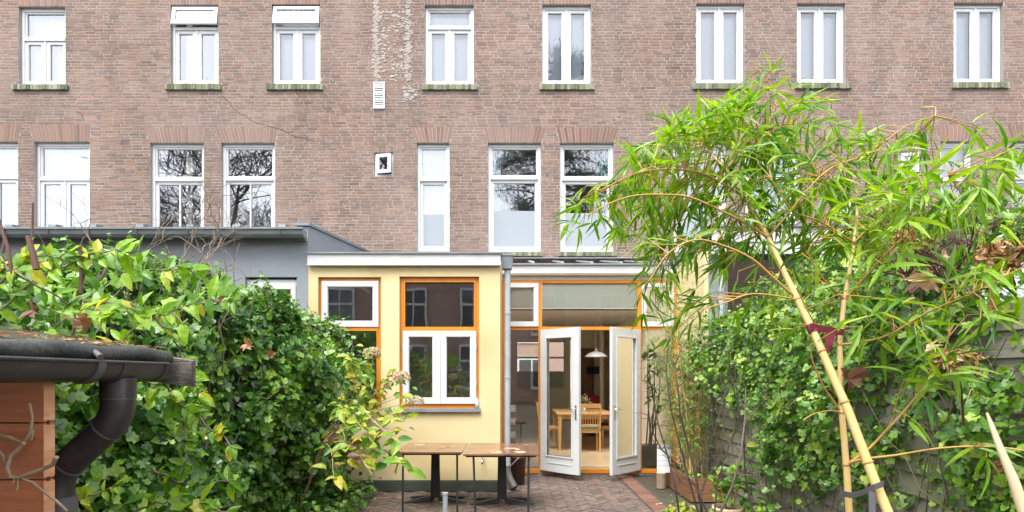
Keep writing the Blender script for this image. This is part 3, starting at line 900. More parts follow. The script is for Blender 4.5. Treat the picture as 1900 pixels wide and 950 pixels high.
def ext_window(r, tp):
    x0, x1, z0, z1 = r
    win = empty('window', ((x0 + x1) / 2, YF, z0), yel)
    y = YF + .05; t = .062
    ring(MB(), x0 + .002, x1 - .002, z0 + .002, z1 - .002, t, y, y + .08).build('frame', M['orange'], win)
    ring(MB(), x0 + t - .006, x1 - t + .006, z0 + t - .006, z1 - t + .006, .016, y - .012, y - .0005).build('frame_bead', M['orange'], win)
    zm = PZ(610, YF + .05)
    MB().box(x0 + t, x1 - t, y - .010, y + .079, zm - .030, zm + .026).build('transom', M['orange'], win)
    ix0, ix1 = x0 + t + .001, x1 - t - .001
    if tp == 'a':
        sash(win, ix0 - .02, ix1 + .02, zm + .027, z1 - t + .012, y - .025, .075, gm='glass')
        MB().add([(ix0, y + .05, z0 + t), (ix1, y + .05, z0 + t), (ix1, y + .05, zm - .03), (ix0, y + .05, zm - .03)], [(0, 1, 2, 3)]).build('pane', M['glass'], win)
    else:
        MB().add([(ix0, y + .05, zm + .026), (ix1, y + .05, zm + .026), (ix1, y + .05, z1 - t), (ix0, y + .05, z1 - t)], [(0, 1, 2, 3)]).build('pane', M['glass'], win)
        xm = (ix0 + ix1) / 2
        zb = PZ(749, y)
        for a, b in ((ix0 - .02, xm - .014), (xm + .014, ix1 + .02)):
            sash(win, a, b, zb, zm - .032, y - .028, .078, gm='glass')
        MB().box(xm - .0135, xm + .0135, y - .036, y + .02, zb, zm - .033).build('mullion', M['white'], win)
        for zz in (zb + .25, zm - .28):
            for xx in (ix0 - .03, ix1 + .022):
                MB().box(xx, xx + .008, y - .034, y - .014, zz, zz + .07).build('hinge', M['zinc'], win)
        MB().box(x0 - .005, x1 + .02, YF - .05, YF + .06, z0 - .045, z0 + .001).build('sill', M['lead'], win)
    return win
ext_window(W1, 'a'); ext_window(W2, 'b')
# rebar hooks on the wall corner
for pts in [[(571, 602), (571, 588), (580, 585), (585, 590), (586, 602)], [(563, 606), (563, 592)]]:
    MB().tube([P(a, b, YF - .07) for a, b in pts], .009, 6).build('iron_hook', M['twig_dark'], yel)
# tap
tp = P(895, 852, YF)
MB().tube([tp, tp + Vector((0, -.06, 0)), tp + Vector((0, -.08, -.01)), tp + Vector((0, -.085, -.06))], .011, 8).lathe((tp.x, tp.y - .05, tp.z + .01), [(0, .05), (.02, .05), (.02, .038), (.006, .036), (.006, 0)], 10).build('garden_tap', M['chrome'], yel)

# --- door section
XD0, XD1 = PX(931, YD), PX(1262, YD)
ZS = .105
ZTOP = PZ(519, YD)
ZMID1, ZMID0 = PZ(606, YD), PZ(611.5, YD)
fr = empty('door_frame', ((XD0 + XD1) / 2, YD, ZS), yel)
for a, b in ((931, 938), (999, 1006), (1183, 1190.5), (1250, 1262)):
    MB().box(PX(a, YD), PX(b, YD), YD, YD + .1, ZS - .04, ZTOP).build('post', M['orange'], fr, .004)
def hbar(a, b, c, d, nm, mt='orange', y=YD + .004, dd=.09):
    MB().box(PX(a, YD) + .001, PX(b, YD) - .001, y, y + dd, PZ(d, YD), PZ(c, YD)).build(nm, M[mt], fr)
for a, b in ((938, 999), (1006, 1183), (1190.5, 1250)):
    hbar(a, b, 519, 525, 'head_rail'); hbar(a, b, 606, 612, 'transom_rail')
    hbar(a, b, 871, 877.5, 'threshold', y=YD - .03, dd=.12)
MB().box(XD0, XD1, YD - .012, YD + .1, 0, ZS - .045).build('threshold_kerb', M['mortar'], fr)
# white board above the frame, soffit, fascia, roof
zf0, zf1 = PZ(507, YD - .1), PZ(492, YD - .1)
MB().box(XB + .012, XD1, YD + .002, YD + .1, ZTOP + .001, zf0 - .022).build('head_board', M['white_old'], yel)
MB().box(XB + .012, XD1 + .0, YD - .078, YD + .1, zf0 - .02, zf0 - .001).build('soffit', M['beige'], yel)
MB().box(XB + .012, XD1 + .01, YD - .1, YD - .08, zf0, zf1).build('fascia_board', M['white_old'], yel)
# glazed lean-to roof
zr0, zr1 = zf1 + .03, PZ(486, YM)
MB().box(XB + .005, XD1 + .01, YD - .13, YD - .05, zf1 + .001, zf1 + .028).build('roof_gutter_edge', M['lead'], yel)
nr = 6
for k in range(nr + 1):
    x = XB + .03 + (XD1 - XB - .06) * k / nr
    rbp = [(x - .025, YD - .1, zr0), (x + .025, YD - .1, zr0), (x + .025, YM - .002, zr1), (x - .025, YM - .002, zr1)]
    MB().hexa(rbp + [(p[0], p[1], p[2] + .028) for p in rbp]).build('roof_bar', M['zinc'], yel)
    if k < nr:
        xn = XB + .03 + (XD1 - XB - .06) * (k + 1) / nr
        MB().add([(x + .025, YD - .1, zr0 + .02), (xn - .025, YD - .1, zr0 + .02), (xn - .025, YM - .002, zr1 + .02), (x + .025, YM - .002, zr1 + .02)], [(0, 1, 2, 3)]).build('roof_pane', M['glass_roof'], yel)
MB().hexa([(XB + .0, YM - .12, zr1 + .05), (XD1, YM - .12, zr1 + .05), (XD1, YM - .003, zr1 + .05), (XB, YM - .003, zr1 + .05), (XB, YM - .10, zr1 + .06), (XD1, YM - .10, zr1 + .06), (XD1, YM - .003, zr1 + .09), (XB, YM - .003, zr1 + .09)]).build('roof_flashing', M['lead'], yel)
# fixed panes and transom sashes
def rect_pane(a, b, c, d, y, parent, g='glass'):
    return MB().add([(PX(a, YD), y, PZ(d, YD)), (PX(b, YD), y, PZ(d, YD)), (PX(b, YD), y, PZ(c, YD)), (PX(a, YD), y, PZ(c, YD))], [(0, 1, 2, 3)]).build('pane', M[g], parent)
rect_pane(1006, 1183, 525, 606, YD + .05, fr, 'glass_door')
rect_pane(938, 999, 612, 871, YD + .05, fr)
rect_pane(1190.5, 1250, 612, 871, YD + .05, fr, 'glass_door')
sash(fr, PX(938, YD) - .0, PX(999, YD) + .0, PZ(606, YD) + .002, PZ(525, YD) - .002, YD - .022, .07, gm='glass')
sash(fr, PX(1190.5, YD) - .0, PX(1250, YD) + .0, PZ(606, YD) + .002, PZ(525, YD) - .002, YD - .022, .07, gm='glass')
for a, b in ((940, 998), (1007, 1182)):
    MB().box(PX(a, YD), PX(b, YD), YD + .062, YD + .064, PZ(571, YD), PZ(520, YD)).build('roller_blind', M['cream_blind'], fr)

# door leaves
def leaf(hinge_px, free_px, side):
    hx = PX(hinge_px, YD); W = (PX(1183, YD) - PX(1006, YD)) / 2
    z0, z1 = PZ(870.5, YD), PZ(612.5, YD)
    yfree = F / (115.0 * 1.0645)
    fxx = PX(free_px, yfree)
    d = Vector((fxx - hx, yfree - YD, 0)).normalized()
    n = Vector((d.y, -d.x, 0))
    if n.y > 0: n = -n
    dr = empty('door', (hx, YD, z0), yel)
    h0 = Vector((hx, YD - .03, 0))
    T = .05
    def slab(u0, u1, a, b, off, th, nm, m, par, bevel=0):
        c = h0 + d * (u0 + u1) / 2 + n * (off + th / 2); c.z = (a + b) / 2
        return MB().obox(c, d, n, (0, 0, 1), (u1 - u0) / 2, th / 2, (b - a) / 2).build(nm, M[m], par, bevel)
    st = .115
    g0, g1 = z0 + .245, z1 - .135
    slab(0, st, z0, z1, 0, T, 'stile', 'white', dr, .004); slab(W - st, W, z0, z1, 0, T, 'stile', 'white', dr, .004)
    slab(st + .0005, W - st - .0005, g1, z1, .0005, T - .001, 'top_rail', 'white', dr)
    br_ = slab(st + .0005, W - st - .0005, z0, g0, .0005, T - .001, 'bottom_rail', 'white', dr)
    for sgn in (0, 1):
        o_ = T - .0004 if sgn == 0 else -.008
        slab(st + .03, W - st - .03, z0 + .13, z0 + .140, o_, .008, 'panel_moulding', 'white', br_)
        o2 = T - .0004 if sgn == 0 else -.014
        m = .022
        slab(st - .01, st + m, g0 - .01, g1 + .01, o2, .014, 'glazing_moulding', 'white', dr)
        slab(W - st - m, W - st + .01, g0 - .01, g1 + .01, o2, .014, 'glazing_moulding', 'white', dr)
        slab(st + m + .0005, W - st - m - .0005, g1 - m + .01, g1 + .01, o2, .0135, 'glazing_moulding', 'white', dr)
        slab(st + m + .0005, W - st - m - .0005, g0 - .01, g0 + m - .01, o2, .0135, 'glazing_moulding', 'white', dr)
    c0 = h0 + d * st + n * (T / 2); c1 = h0 + d * (W - st) + n * (T / 2)
    MB().add([(c0.x, c0.y, g0), (c1.x, c1.y, g0), (c1.x, c1.y, g1), (c0.x, c0.y, g1)], [(0, 1, 2, 3)]).build('pane', M['glass_door'], dr)
    for sgn in (1, -1):
        q = h0 + d * (W - .055) + n * (T if sgn > 0 else 0); q.z = z0 + 1.0
        o_ = n * sgn
        MB().tube([q, q + o_ * .045, q + o_ * .05 - d * .02, q + o_ * .05 - d * .11], .009, 8).build('handle', M['chrome'], dr)
        MB().obox(q + o_ * .004 + Vector((0, 0, -.05)), d, n, (0, 0, 1), .016, .0035, .11).build('handle_plate', M['chrome'], dr)
    for zz in (z0 + .25, z0 + 1.1, z1 - .3):
        MB().tube([(hx, YD - .03, zz), (hx, YD - .03, zz + .09)], .010, 8).build('hinge', M['zinc'], dr)
leaf(1006, 1080, 1); leaf(1183, 1129, -1)

# downpipe with hopper in the corner
dp = empty('downpipe', (PX(941, YF + .12), YF + .12, 0), yel)
yp = YF + .10
px_ = PX(941.5, yp)
MB().hexa([(px_ - .07, yp - .08, PZ(500, yp)), (px_ + .06, yp - .08, PZ(500, yp)), (px_ + .06, yp + .08, PZ(500, yp)), (px_ - .07, yp + .08, PZ(500, yp)),
           (px_ - .09, yp - .10, PZ(477, yp)), (px_ + .08, yp - .10, PZ(477, yp)), (px_ + .08, yp + .10, PZ(477, yp)), (px_ - .09, yp + .10, PZ(477, yp))]).build('hopper', M['lead'], dp)
MB().box(px_ - .1, px_ + .09, yp - .11, yp + .11, PZ(477, yp) + .001, PZ(474, yp)).build('hopper_rim', M['lead'], dp)
MB().tube([(px_, yp, PZ(501, yp)), (px_, yp, .36)], .044, 14).build('pipe', M['zinc'], dp)
MB().tube([(px_, yp, .3605), (px_, yp, .27), (px_ + .03, yp - .02, .17), (px_ + .10, yp - .10, .05)], [.05, .05, .05, .052], 14).build('elbow', M['pvc_grey'], dp)
for zz in (PZ(581, yp), PZ(700, yp), .36):
    MB().tube([(px_, yp, zz - .014), (px_, yp, zz + .014)], .050, 14).build('pipe_collar', M['zinc'], dp)
# right return wall
XW = PX(1256, YD)
rw = MB().box(XW, XW + .06, YF - .01, YM - .01, 0, 3.44).build('side_wall', M['stucco_light'], yel)
MB().box(XW - .03, XW + .09, YF - .03, YM - .012, 3.442, 3.47).build('wall_cap', M['lead'], yel)

# --- room behind the doors (open through the house to the street windows)
YB = 19.0
room = empty('room', (1.2, YD, .1), yel)
MB().box(-.3, 2.65, YD + .101, YB, .06, .1).build('floor', M['parquet'], room)
MB().box(-.3, XW - .002, YM + .02, YB, 2.92, 2.99).build('ceiling', M['ceiling'], room)
MB().box(XB + .001, XD1, YM - .02, YM + .018, 2.93, zr1 - .05).build('lintel', M['room'], room)
MB().box(2.652, 2.70, YM, YB, .1, 2.95).build('right_wall', M['beige'], room)
MB().box(XW - .004, XW - .001, YD + .1, YM, .1, 3.4).build('right_lining', M['beige'], room)
MB().box(-.36, -.31, YM, YB, .1, 2.95).build('left_wall', M['room'], room)
bwm = MB()
sw = (PX(957, YB), PX(1049, YB), PZ(722, YB), PZ(632, YB))
wall_holes(bwm, -.36, 2.7, .1, 2.95, YB, .2, [sw, (1.95, 2.6, .4, 2.8)])  # second hole is an unseen opening, added to let more light into the room
bwm.build('street_wall', M['beige'], room)
swin = empty('street_window', ((sw[0] + sw[1]) / 2, YB, sw[2]), room)
ring(MB(), *sw, .05, YB + .05, YB + .12).build('frame', M['white'], room)
xm = (sw[0] + sw[1]) / 2
MB().box(xm - .05, xm + .05, YB + .04, YB + .12, sw[2] + .05, sw[3] - .05).build('frame', M['white'], room)
MB().box(sw[0] + .05, xm - .05, YB + .05, YB + .12, sw[3] - .60, sw[3] - .54).build('frame', M['white'], room)
MB().box(xm + .05, sw[1] - .05, YB + .05, YB + .12, sw[3] - .60, sw[3] - .54).build('frame', M['white'], room)
MB().box(sw[0] + .05, sw[1] - .05, YB + .14, YB + .145, sw[2], sw[2] + .60).build('frosted_film', M['frost'], room)
bpy.data.objects.remove(swin)
# inner partition with brown cupboard on the right, pier on the left
MB().box(1.74, 2.20, 15.2, 15.26, .1, 2.35).build('cupboard_door', M['brownwood'], room)
MB().box(1.60, 2.651, 15.262, 15.4, .1, 2.92).build('partition', M['beige'], room)
MB().box(2.21, 2.30, 14.2, 15.26, .1, 2.92).build('partition', M['room'], room)
rad = empty('radiator', (.4, YB - .12, .25), room)
for k in range(14):
    MB().box(.22 + k * .055, .262 + k * .055, YB - .12, YB - .04, .28, .92).build('radiator_fin', M['radiator'], room)
bpy.data.objects.remove(rad)
for (a, b) in ((-.2, .72), (.82, 2.5)):
    n = int((b - a) / .045)
    gv = MB().box(a, b, YD + .16, YD + .30, .1005, .103).build('floor_grille', M['black'], room)
    for k in range(n):
        MB().box(a + k * .045 + .012, a + k * .045 + .034, YD + .165, YD + .295, .1035, .108).build('bar', M['cream'], gv)

# ------------------------------------------------------------------ things in the room
def spindle_chair(loc, rz, label, cushion=None, group='beech dining chairs round the table'):
    t = thing('dining_chair', label, 'chair', loc, group)
    Mx = Matrix.Translation(loc) @ Matrix.Rotation(rz, 4, 'Z')
    def part(nm, fn, m, par=t):
        mb = MB(); fn(mb); mb.v = [tuple(Mx @ Vector(v)) for v in mb.v]
        return mb.build(nm, M[m], par)
    # local: back of chair at y=-.2 (towards -y)
    part('seat', lambda b: b.hexa([(-.20, -.19, .43), (.20, -.19, .43), (.22, .21, .43), (-.22, .21, .43), (-.20, -.19, .462), (.20, -.19, .462), (.22, .21, .462), (-.22, .21, .462)]), 'pine')
    part('apron', lambda b: b.box(-.18, .18, -.18, .17, .385, .429), 'pine')
    for s in (-1, 1):
        part('leg', lambda b: b.bar((s * .19, -.21, 0), (s * .19, -.205, .4285), .038, .034), 'pine')
        part('back_post', lambda b: b.bar((s * .19, -.208, .463), (s * .19, -.275, .95), .036, .030), 'pine')
        part('leg', lambda b: b.bar((s * .19, .18, 0), (s * .19, .175, .384), .036, .036), 'pine')
    part('top_rail', lambda b: b.hexa([(-.208, -.285, .88), (.208, -.285, .88), (.208, -.258, .88), (-.208, -.258, .88), (-.2, -.298, .965), (.2, -.298, .965), (.2, -.272, .965), (-.2, -.272, .965)]), 'pine')
    part('lower_rail', lambda b: b.box(-.171, .171, -.235, -.213, .52, .56), 'pine')
    for k in range(7):
        x = -.145 + k * .0483
        part('spindle', lambda b: b.bar((x, -.224, .56), (x, -.272, .88), .016, .012), 'pine')
    if cushion:
        part('cushion', lambda b: b.box(-.19, .19, -.17, .19, .463, .50), cushion)
    return t
TY = 11.30
dt = thing('dining_table', 'pale beech dining table inside the room behind the open doors', 'table', (1.50, TY + .8, .1))
tx0, tx1 = PX(1033, TY), PX(1141, TY)
MB().box(tx0, tx1, TY, TY + 1.6, .825, .86).build('table_top', M['pine'], dt, .006)
ring_ = MB(); ring_.box(tx0 + .1, tx1 - .1, TY + .08, TY + .10, .735, .824); ring_.box(tx0 + .1, tx1 - .1, TY + 1.5, TY + 1.52, .735, .824)
ring_.box(tx0 + .08, tx0 + .1, TY + .1, TY + 1.5, .735, .824); ring_.box(tx1 - .1, tx1 - .08, TY + .1, TY + 1.5, .735, .824)
ring_.build('apron', M['pine'], dt)
for xx in (tx0 + .065, tx1 - .065):
    for yy in (TY + .065, TY + 1.535):
        MB().hexa([(xx - .022, yy - .022, .1), (xx + .022, yy - .022, .1), (xx + .022, yy + .022, .1), (xx - .022, yy + .022, .1),
                   (xx - .042, yy - .042, .8245), (xx + .042, yy - .042, .8245), (xx + .042, yy + .042, .8245), (xx - .042, yy + .042, .8245)]).build('leg', M['pine'], dt)
spindle_chair((PX(1094, 11.2), 11.32, .1), 0, 'beech chair with slatted back turned to the doors, sage green cushion', 'green_cloth')
spindle_chair((tx0 - .10, TY + .45, .1), -math.pi / 2, 'beech chair side on, left of the dining table behind the left door leaf')
spindle_chair((tx1 + .02, TY + .75, .1), math.pi / 2, 'beech chair with dark cushion half hidden behind right door leaf', 'black_cloth')
# vase of pink flowers
vz = thing('flower_vase', 'small vase of pink and white flowers on dining table', 'vase', (PX(1084, 12.0), 12.0, .86))
vx = PX(1084, 12.0)
MB().lathe((vx, 12.0, .861), [(0, 0), (.035, 0), (.045, .06), (.03, .13), (.036, .15), (.03, .148), (.022, .10)], 14).build('vase', M['lamp_white'], vz)
pv, pt = [], []
R_ = frames(nrg.normal(size=(70, 3)) + [0, 0, .6], nrg.normal(size=(70, 3)))
Pn = np.array([vx, 12.0, 1.12]) + nrg.normal(size=(70, 3)) * [.07, .06, .055]
leaves(vz, OVATE, R_[:40], np.full(40, .06), Pn[:40], M['petal_o'], M['petal'], 0, rest='blossom')
leaves(vz, ELLIP, R_[40:], np.full(30, .08), Pn[40:] - [0, 0, .07], M['vine_o'], M['vine'], 0, rest='greenery')
stm = MB()
for k in range(7): stm.tube([(vx, 12.0, .98), (vx + rng.uniform(-.06, .06), 12 + rng.uniform(-.05, .05), 1.10)], .003, 4)
stm.build('stems', M['ivy_stem'], vz)
# pendant lamp
LY = 11.9
lx, lz = PX(1106, LY), PZ(662, LY)
pl_ = thing('pendant_lamp', 'white dish shaped pendant lamp hanging above dining table', 'lamp', (lx, LY, lz))
MB().lathe((lx, LY, lz), [(.235, 0), (.225, .022), (.16, .075), (.08, .105), (.03, .115), (.03, .105), (.08, .095), (.155, .066), (.215, .016), (.235, 0)], 28).build('shade', M['lamp_white'], pl_)
MB().lathe((lx, LY, lz + .11), [(.032, 0), (.03, .05), (.012, .07), (.004, .08)], 12).build('lamp_holder', M['cream'], pl_)
MB().tube([(lx, LY, lz + .18), (lx, LY, 2.92)], .006, 6).build('cord', M['cream'], pl_)
# back of the room: dark shade lamp, red cushion seat, clock, pictures
fl = thing('floor_lamp', 'floor lamp with black drum shade at back of room', 'lamp', (PX(1100, 14.4), 14.4, .1))
lx = PX(1100, 14.4)
MB().lathe((lx, 14.4, PZ(694, 14.4)), [(.17, 0), (.16, .19), (.155, .19), (.165, 0)], 20).build('shade', M['black_cloth'], fl)
MB().tube([(lx, 14.4, .12), (lx, 14.4, PZ(694, 14.4) + .1)], .011, 8).build('pole', M['black'], fl)
MB().lathe((lx, 14.4, .1), [(0, 0), (.13, 0), (.13, .015), (.012, .03)], 16).build('foot', M['black'], fl)
ac = thing('armchair', 'dark red armchair at back of dining room', 'chair', (PX(1100, 13.9), 13.9, .1))
ax = PX(1098, 13.9)
MB().box(ax - .3, ax + .22, 13.75, 14.25, .3, .55).build('seat', M['red'], ac, .03)
MB().box(ax - .3, ax + .22, 14.1, 14.25, .551, 1.12).build('backrest', M['red'], ac, .03)
for dx in (-.26, .18):
    for dy in (13.8, 14.2): MB().box(ax + dx - .02, ax + dx + .02, dy - .02, dy + .02, .1, .299).build('leg', M['brownwood'], ac)
ck = thing('wall_clock', 'small round clock on pier at back of room', 'clock', (2.206, 14.6, PZ(632, 14.6)))
cz = PZ(632, 14.6)
MB().tube([(2.209, 14.6, cz), (2.17, 14.6, cz)], .15, 20).build('case', M['zinc'], ck)
MB().tube([(2.1695, 14.6, cz), (2.166, 14.6, cz)], .12, 20).build('face', M['paper'], ck)
for (a, b, c, d, mt, lab) in ((1196, 1216, 650, 688, 'art', 'framed blue print on cream wall right of the doors'), (1222, 1231, 640, 680, 'cream', 'small framed cream picture on wall beside blue print')):
    y0, y1 = {1196: (9.75, 10.35), 1222: (9.32, 9.6)}[a]
    pc = thing('picture', lab, 'picture', (XW - .01, (y0 + y1) / 2, PZ(d, YD)))
    z0, z1 = PZ(d, y0), PZ(c, y0)
    MB().box(XW - .03, XW - .005, y0, y1, z0, z1).build('frame', M['pine'], pc)
    MB().box(XW - .033, XW - .0305, y0 + .04, y1 - .04, z0 + .04, z1 - .04).build('print', M[mt], pc)
# striped column just inside the left pane
sx = PX(950.5, 9.75)
sp = thing('striped_pillar', 'tall stool striped brown and white behind the left glass pane', 'pillar', (sx, 9.75, .1))
zt = PZ(752, 9.75)
for k in range(9):
    a = .1 + (zt - .1) * k / 9; b = .1 + (zt - .1) * (k + 1) / 9 - .002
    MB().box(sx - .075, sx + .055, 9.68, 9.82, a, b).build('band', M['paper' if k % 2 == 0 else 'planter'], sp, .008)
# plant inside the right pane
ipx, ipy = PX(1205, 9.45), 9.45
ip = thing('indoor_plant', 'leafy indoor plant in grey green pot behind the right glass pane', 'plant', (ipx, ipy, .1))
MB().hexa([(ipx - .15, ipy - .13, .103), (ipx + .15, ipy - .13, .103), (ipx + .15, ipy + .13, .103), (ipx - .15, ipy + .13, .103), (ipx - .17, ipy - .15, .46), (ipx + .17, ipy - .15, .46), (ipx + .17, ipy + .15, .46), (ipx - .17, ipy + .15, .46)]).build('pot', M['pot_green'], ip, .01)
stm = MB(); PP, TT = [], []
for k in range(6):
    a = Vector((ipx + rng.uniform(-.1, .1), ipy + rng.uniform(-.06, .06), .45)); top = Vector((ipx + rng.uniform(-.12, .2), ipy + rng.uniform(-.05, .1), rng.uniform(1.1, 2.1)))
    mid = (a + top) / 2 + Vector((rng.uniform(-.06, .06), 0, 0))
    stm.tube([a, mid, top], [.014, .011, .006], 6)
    for j in range(9):
        PP.append(top + Vector((0, 0, -rng.uniform(0, .25)))); TT.append((rng.uniform(-1, 1), rng.uniform(-.6, .6), rng.uniform(-.7, .4)))
stm.build('stem', M['twig'], ip)
PP = np.array([tuple(p) for p in PP]); TT = np.array(TT)
leaves(ip, ELLIP, frames(TT, np.tile([0, -.5, 1.], (len(TT), 1)) + nrg.normal(size=TT.shape) * .3), nrg.uniform(.12, .2, len(TT)), PP, M['ivy2_o'], M['ivy2'], 54)

# ------------------------------------------------------------------ grey extension next door (left)
grey = thing('grey_extension', 'grey painted extension with long gutter, left of the yellow one', 'house extension', (-6, YF, 0))
GZ = PZ(440, YF)
G1 = (PX(455, YF), PX(556, YF), PZ(640, YF), PZ(514, YF)); G2 = (PX(312, YF), PX(402, YF), PZ(640, YF), PZ(514, YF))
G3 = (PX(60, YF), PX(170, YF), PZ(640, YF), PZ(514, YF))
gm_ = MB()
wall_holes(gm_, -11.5, XA - .003, 0, GZ, YF + .0, .1, [G1, G2, G3])
gm_.build('wall', M['grey_wall'], grey)
lip = .22
xs_ = PX(566, YF)
# side parapet wall rising towards the house
zt0, zt1 = PZ(416, YF - .02), 4.05
MB().hexa([(XA - .16, YF + .003, 2.6), (XA - .004, YF + .003, 2.6), (XA - .004, YM - .003, 2.6), (XA - .16, YM - .003, 2.6), (XA - .16, YF + .003, zt0 - .02), (XA - .004, YF + .003, zt0 - .02), (XA - .004, YM - .003, zt1 - .02), (XA - .16, YM - .003, zt1 - .02)]).build('side_wall', M['grey_wall'], grey)
MB().hexa([(XA - .19, YF - .03, zt0 - .018), (XA + .03, YF - .03, zt0 - .018), (XA + .03, YM - .004, zt1 - .018), (XA - .19, YM - .004, zt1 - .018), (XA - .19, YF - .03, zt0 + .02), (XA + .03, YF - .03, zt0 + .02), (XA + .03, YM - .004, zt1 + .02), (XA - .19, YM - .004, zt1 + .02)]).build('wall_cap', M['lead'], grey)
MB().hexa([(-11.5, YF - .1, GZ + .02), (XA - .17, YF - .1, GZ + .02), (XA - .17, YM - .004, 3.95), (-11.5, YM - .004, 3.95), (-11.5, YF - .1, GZ + .05), (XA - .17, YF - .1, GZ + .05), (XA - .17, YM - .004, 3.98), (-11.5, YM - .004, 3.98)]).build('roof', M['lead'], grey)
yg = YF - .16
gx1 = PX(566, yg)
zg1, zg0 = PZ(427, yg), PZ(441, yg)
prof = [(-.10, zg1), (-.10, zg1 - .02), (-.085, zg0 + .03), (-.05, zg0), (.05, zg0), (.07, zg0 + .03), (.08, zg1)]
def extrude_x(prof_, x0, x1, yb, th=.006):
    vs_ = [(x0, yb + a, b) for a, b in prof_] + [(x1, yb + a, b) for a, b in prof_]
    n = len(prof_)
    mb = MB().add(vs_, [(k, k + 1, n + k + 1, n + k) for k in range(n - 1)])
    mb.add([vs_[k] for k in range(n)], [tuple(range(n))]); mb.add([vs_[n + k] for k in range(n)], [tuple(range(n))[::-1]])
    return mb
gut = extrude_x(prof, -11.5, gx1, yg).build('gutter', M['grey_metal'], grey)
MB().box(-11.5, gx1 + .012, yg - .12, yg - .101, zg1 - .012, zg1 + .014).build('gutter_rim', M['grey_metal'], gut)
MB().box(-11.5, XA - .02, YF - .06, YF - .002, GZ - .06, GZ - .001).build('soffit_board', M['grey_metal'], grey)
for px in (20, 100, 175, 262, 355, 440, 525):
    x = PX(px, yg)
    MB().hexa([(x - .05, yg - .05, zg1 - .02), (x + .05, yg - .05, zg1 - .02), (x + .05, yg + .10, zg1 - .02), (x - .05, yg + .10, zg1 - .02), (x - .05, yg - .03, zg1 + .07), (x + .05, yg - .03, zg1 + .07), (x + .05, yg + .10, zg1 + .09), (x - .05, yg + .10, zg1 + .09)]).build('gutter_clamp', M['grey_metal'], grey)
    MB().tube([(x, yg - .115, zg1), (x, yg - .108, zg1 - .03), (x + .0, yg - .09, zg0 + .02), (x, yg - .05, zg0 - .008), (x, yg + .05, zg0 - .008)], .008, 5).build('gutter_bracket', M['grey_metal'], grey)
MB().tube([(PX(221, YF - .06), YF - .06, GZ - .02), (PX(221, YF - .06), YF - .06, .1)], .04, 12).build('downpipe', M['grey_wall'], grey)
cv = P(584, 420, 9.4)
MB().lathe((cv.x, cv.y, cv.z - .25), [(.05, 0), (.05, .21), (.05, .22)], 14).lathe((cv.x, cv.y, cv.z - .03), [(.12, 0), (.115, .012), (.03, .05), (0, .055)], 18).build('vent_cowl', M['lead'], grey)
for r in (G1, G2, G3):
    x0, x1, z0, z1 = r
    win = empty('window', ((x0 + x1) / 2, YF, z0), grey)
    ring(MB(), x0 + .002, x1 - .002, z0 + .002, z1 - .03, .07, YF + .05, YF + .09).build('frame', M['white'], win)
    sash(win, x0 + .068, x1 - .068, z0 + .3, z1 - .096, YF + .03, .065, gm='glass')
gi = MB().box(-11.4, XA - .17, YM - .04, YM - .02, .1, 3.3)
gi.build('room_back', M['room'], grey)

# ------------------------------------------------------------------ neighbour's extension (right)
nb = thing('white_extension', 'neighbouring extension with broad white fascia and grey pier behind bamboo', 'house extension', (5, YF, 0))
nx0 = XW + .062
MB().box(nx0, nx0 + .24, YF + .02, YM - .02, 0, PZ(455, YF)).build('pier', M['grey_wall'], nb)
nf1, nf0 = PZ(424, YF), PZ(473, YF)
MB().box(nx0 + .02, 11.5, YF - .08, YF + .0, nf0, nf1).build('fascia_board', M['white_old'], nb)
MB().box(nx0 + .0, 11.5, YF - .11, YF + .05, nf1 + .001, nf1 + .035).build('roof_trim', M['lead'], nb)
MB().box(nx0 + .02, 11.5, YF - .10, YF - .081, nf0 + .16, nf0 + .20).build('fascia_moulding', M['white_old'], nb)
MB().box(nx0 + .242, 11.5, YF + .051, YM - .02, nf1 - .15, nf1 - .05).build('flat_roof', M['lead'], nb)
MB().box(nx0 + .242, 11.5, YF + .1, YF + .16, 0, 1.0).build('wall', M['grey_wall'], nb)
nwin = empty('window', (5, YF, 1.0), nb)
for k in range(7):
    x = nx0 + .25 + k * 1.15
    ring(MB(), x, x + 1.14, 1.001, nf0, .06, YF + .1, YF + .16).build('frame', M['grey_metal'], nwin)
    MB().add([(x + .06, YF + .13, 1.06), (x + 1.08, YF + .13, 1.06), (x + 1.08, YF + .13, nf0 - .06), (x + .06, YF + .13, nf0 - .06)], [(0, 1, 2, 3)]).build('pane', M['glass'], nwin)
MB().tube([(PX(1337, YF - .12), YF - .12, PZ(447, YF)), (PX(1337, YF - .12), YF - .12, .05)], .035, 12).build('downpipe', M['zinc'], nb)
for py in (545, 640): MB().tube([(PX(1337, YF - .12), YF - .12, PZ(py, YF) - .02), (PX(1337, YF - .12), YF - .12, PZ(py, YF) + .02)], .042, 12).build('pipe_collar', M['lead'], nb)

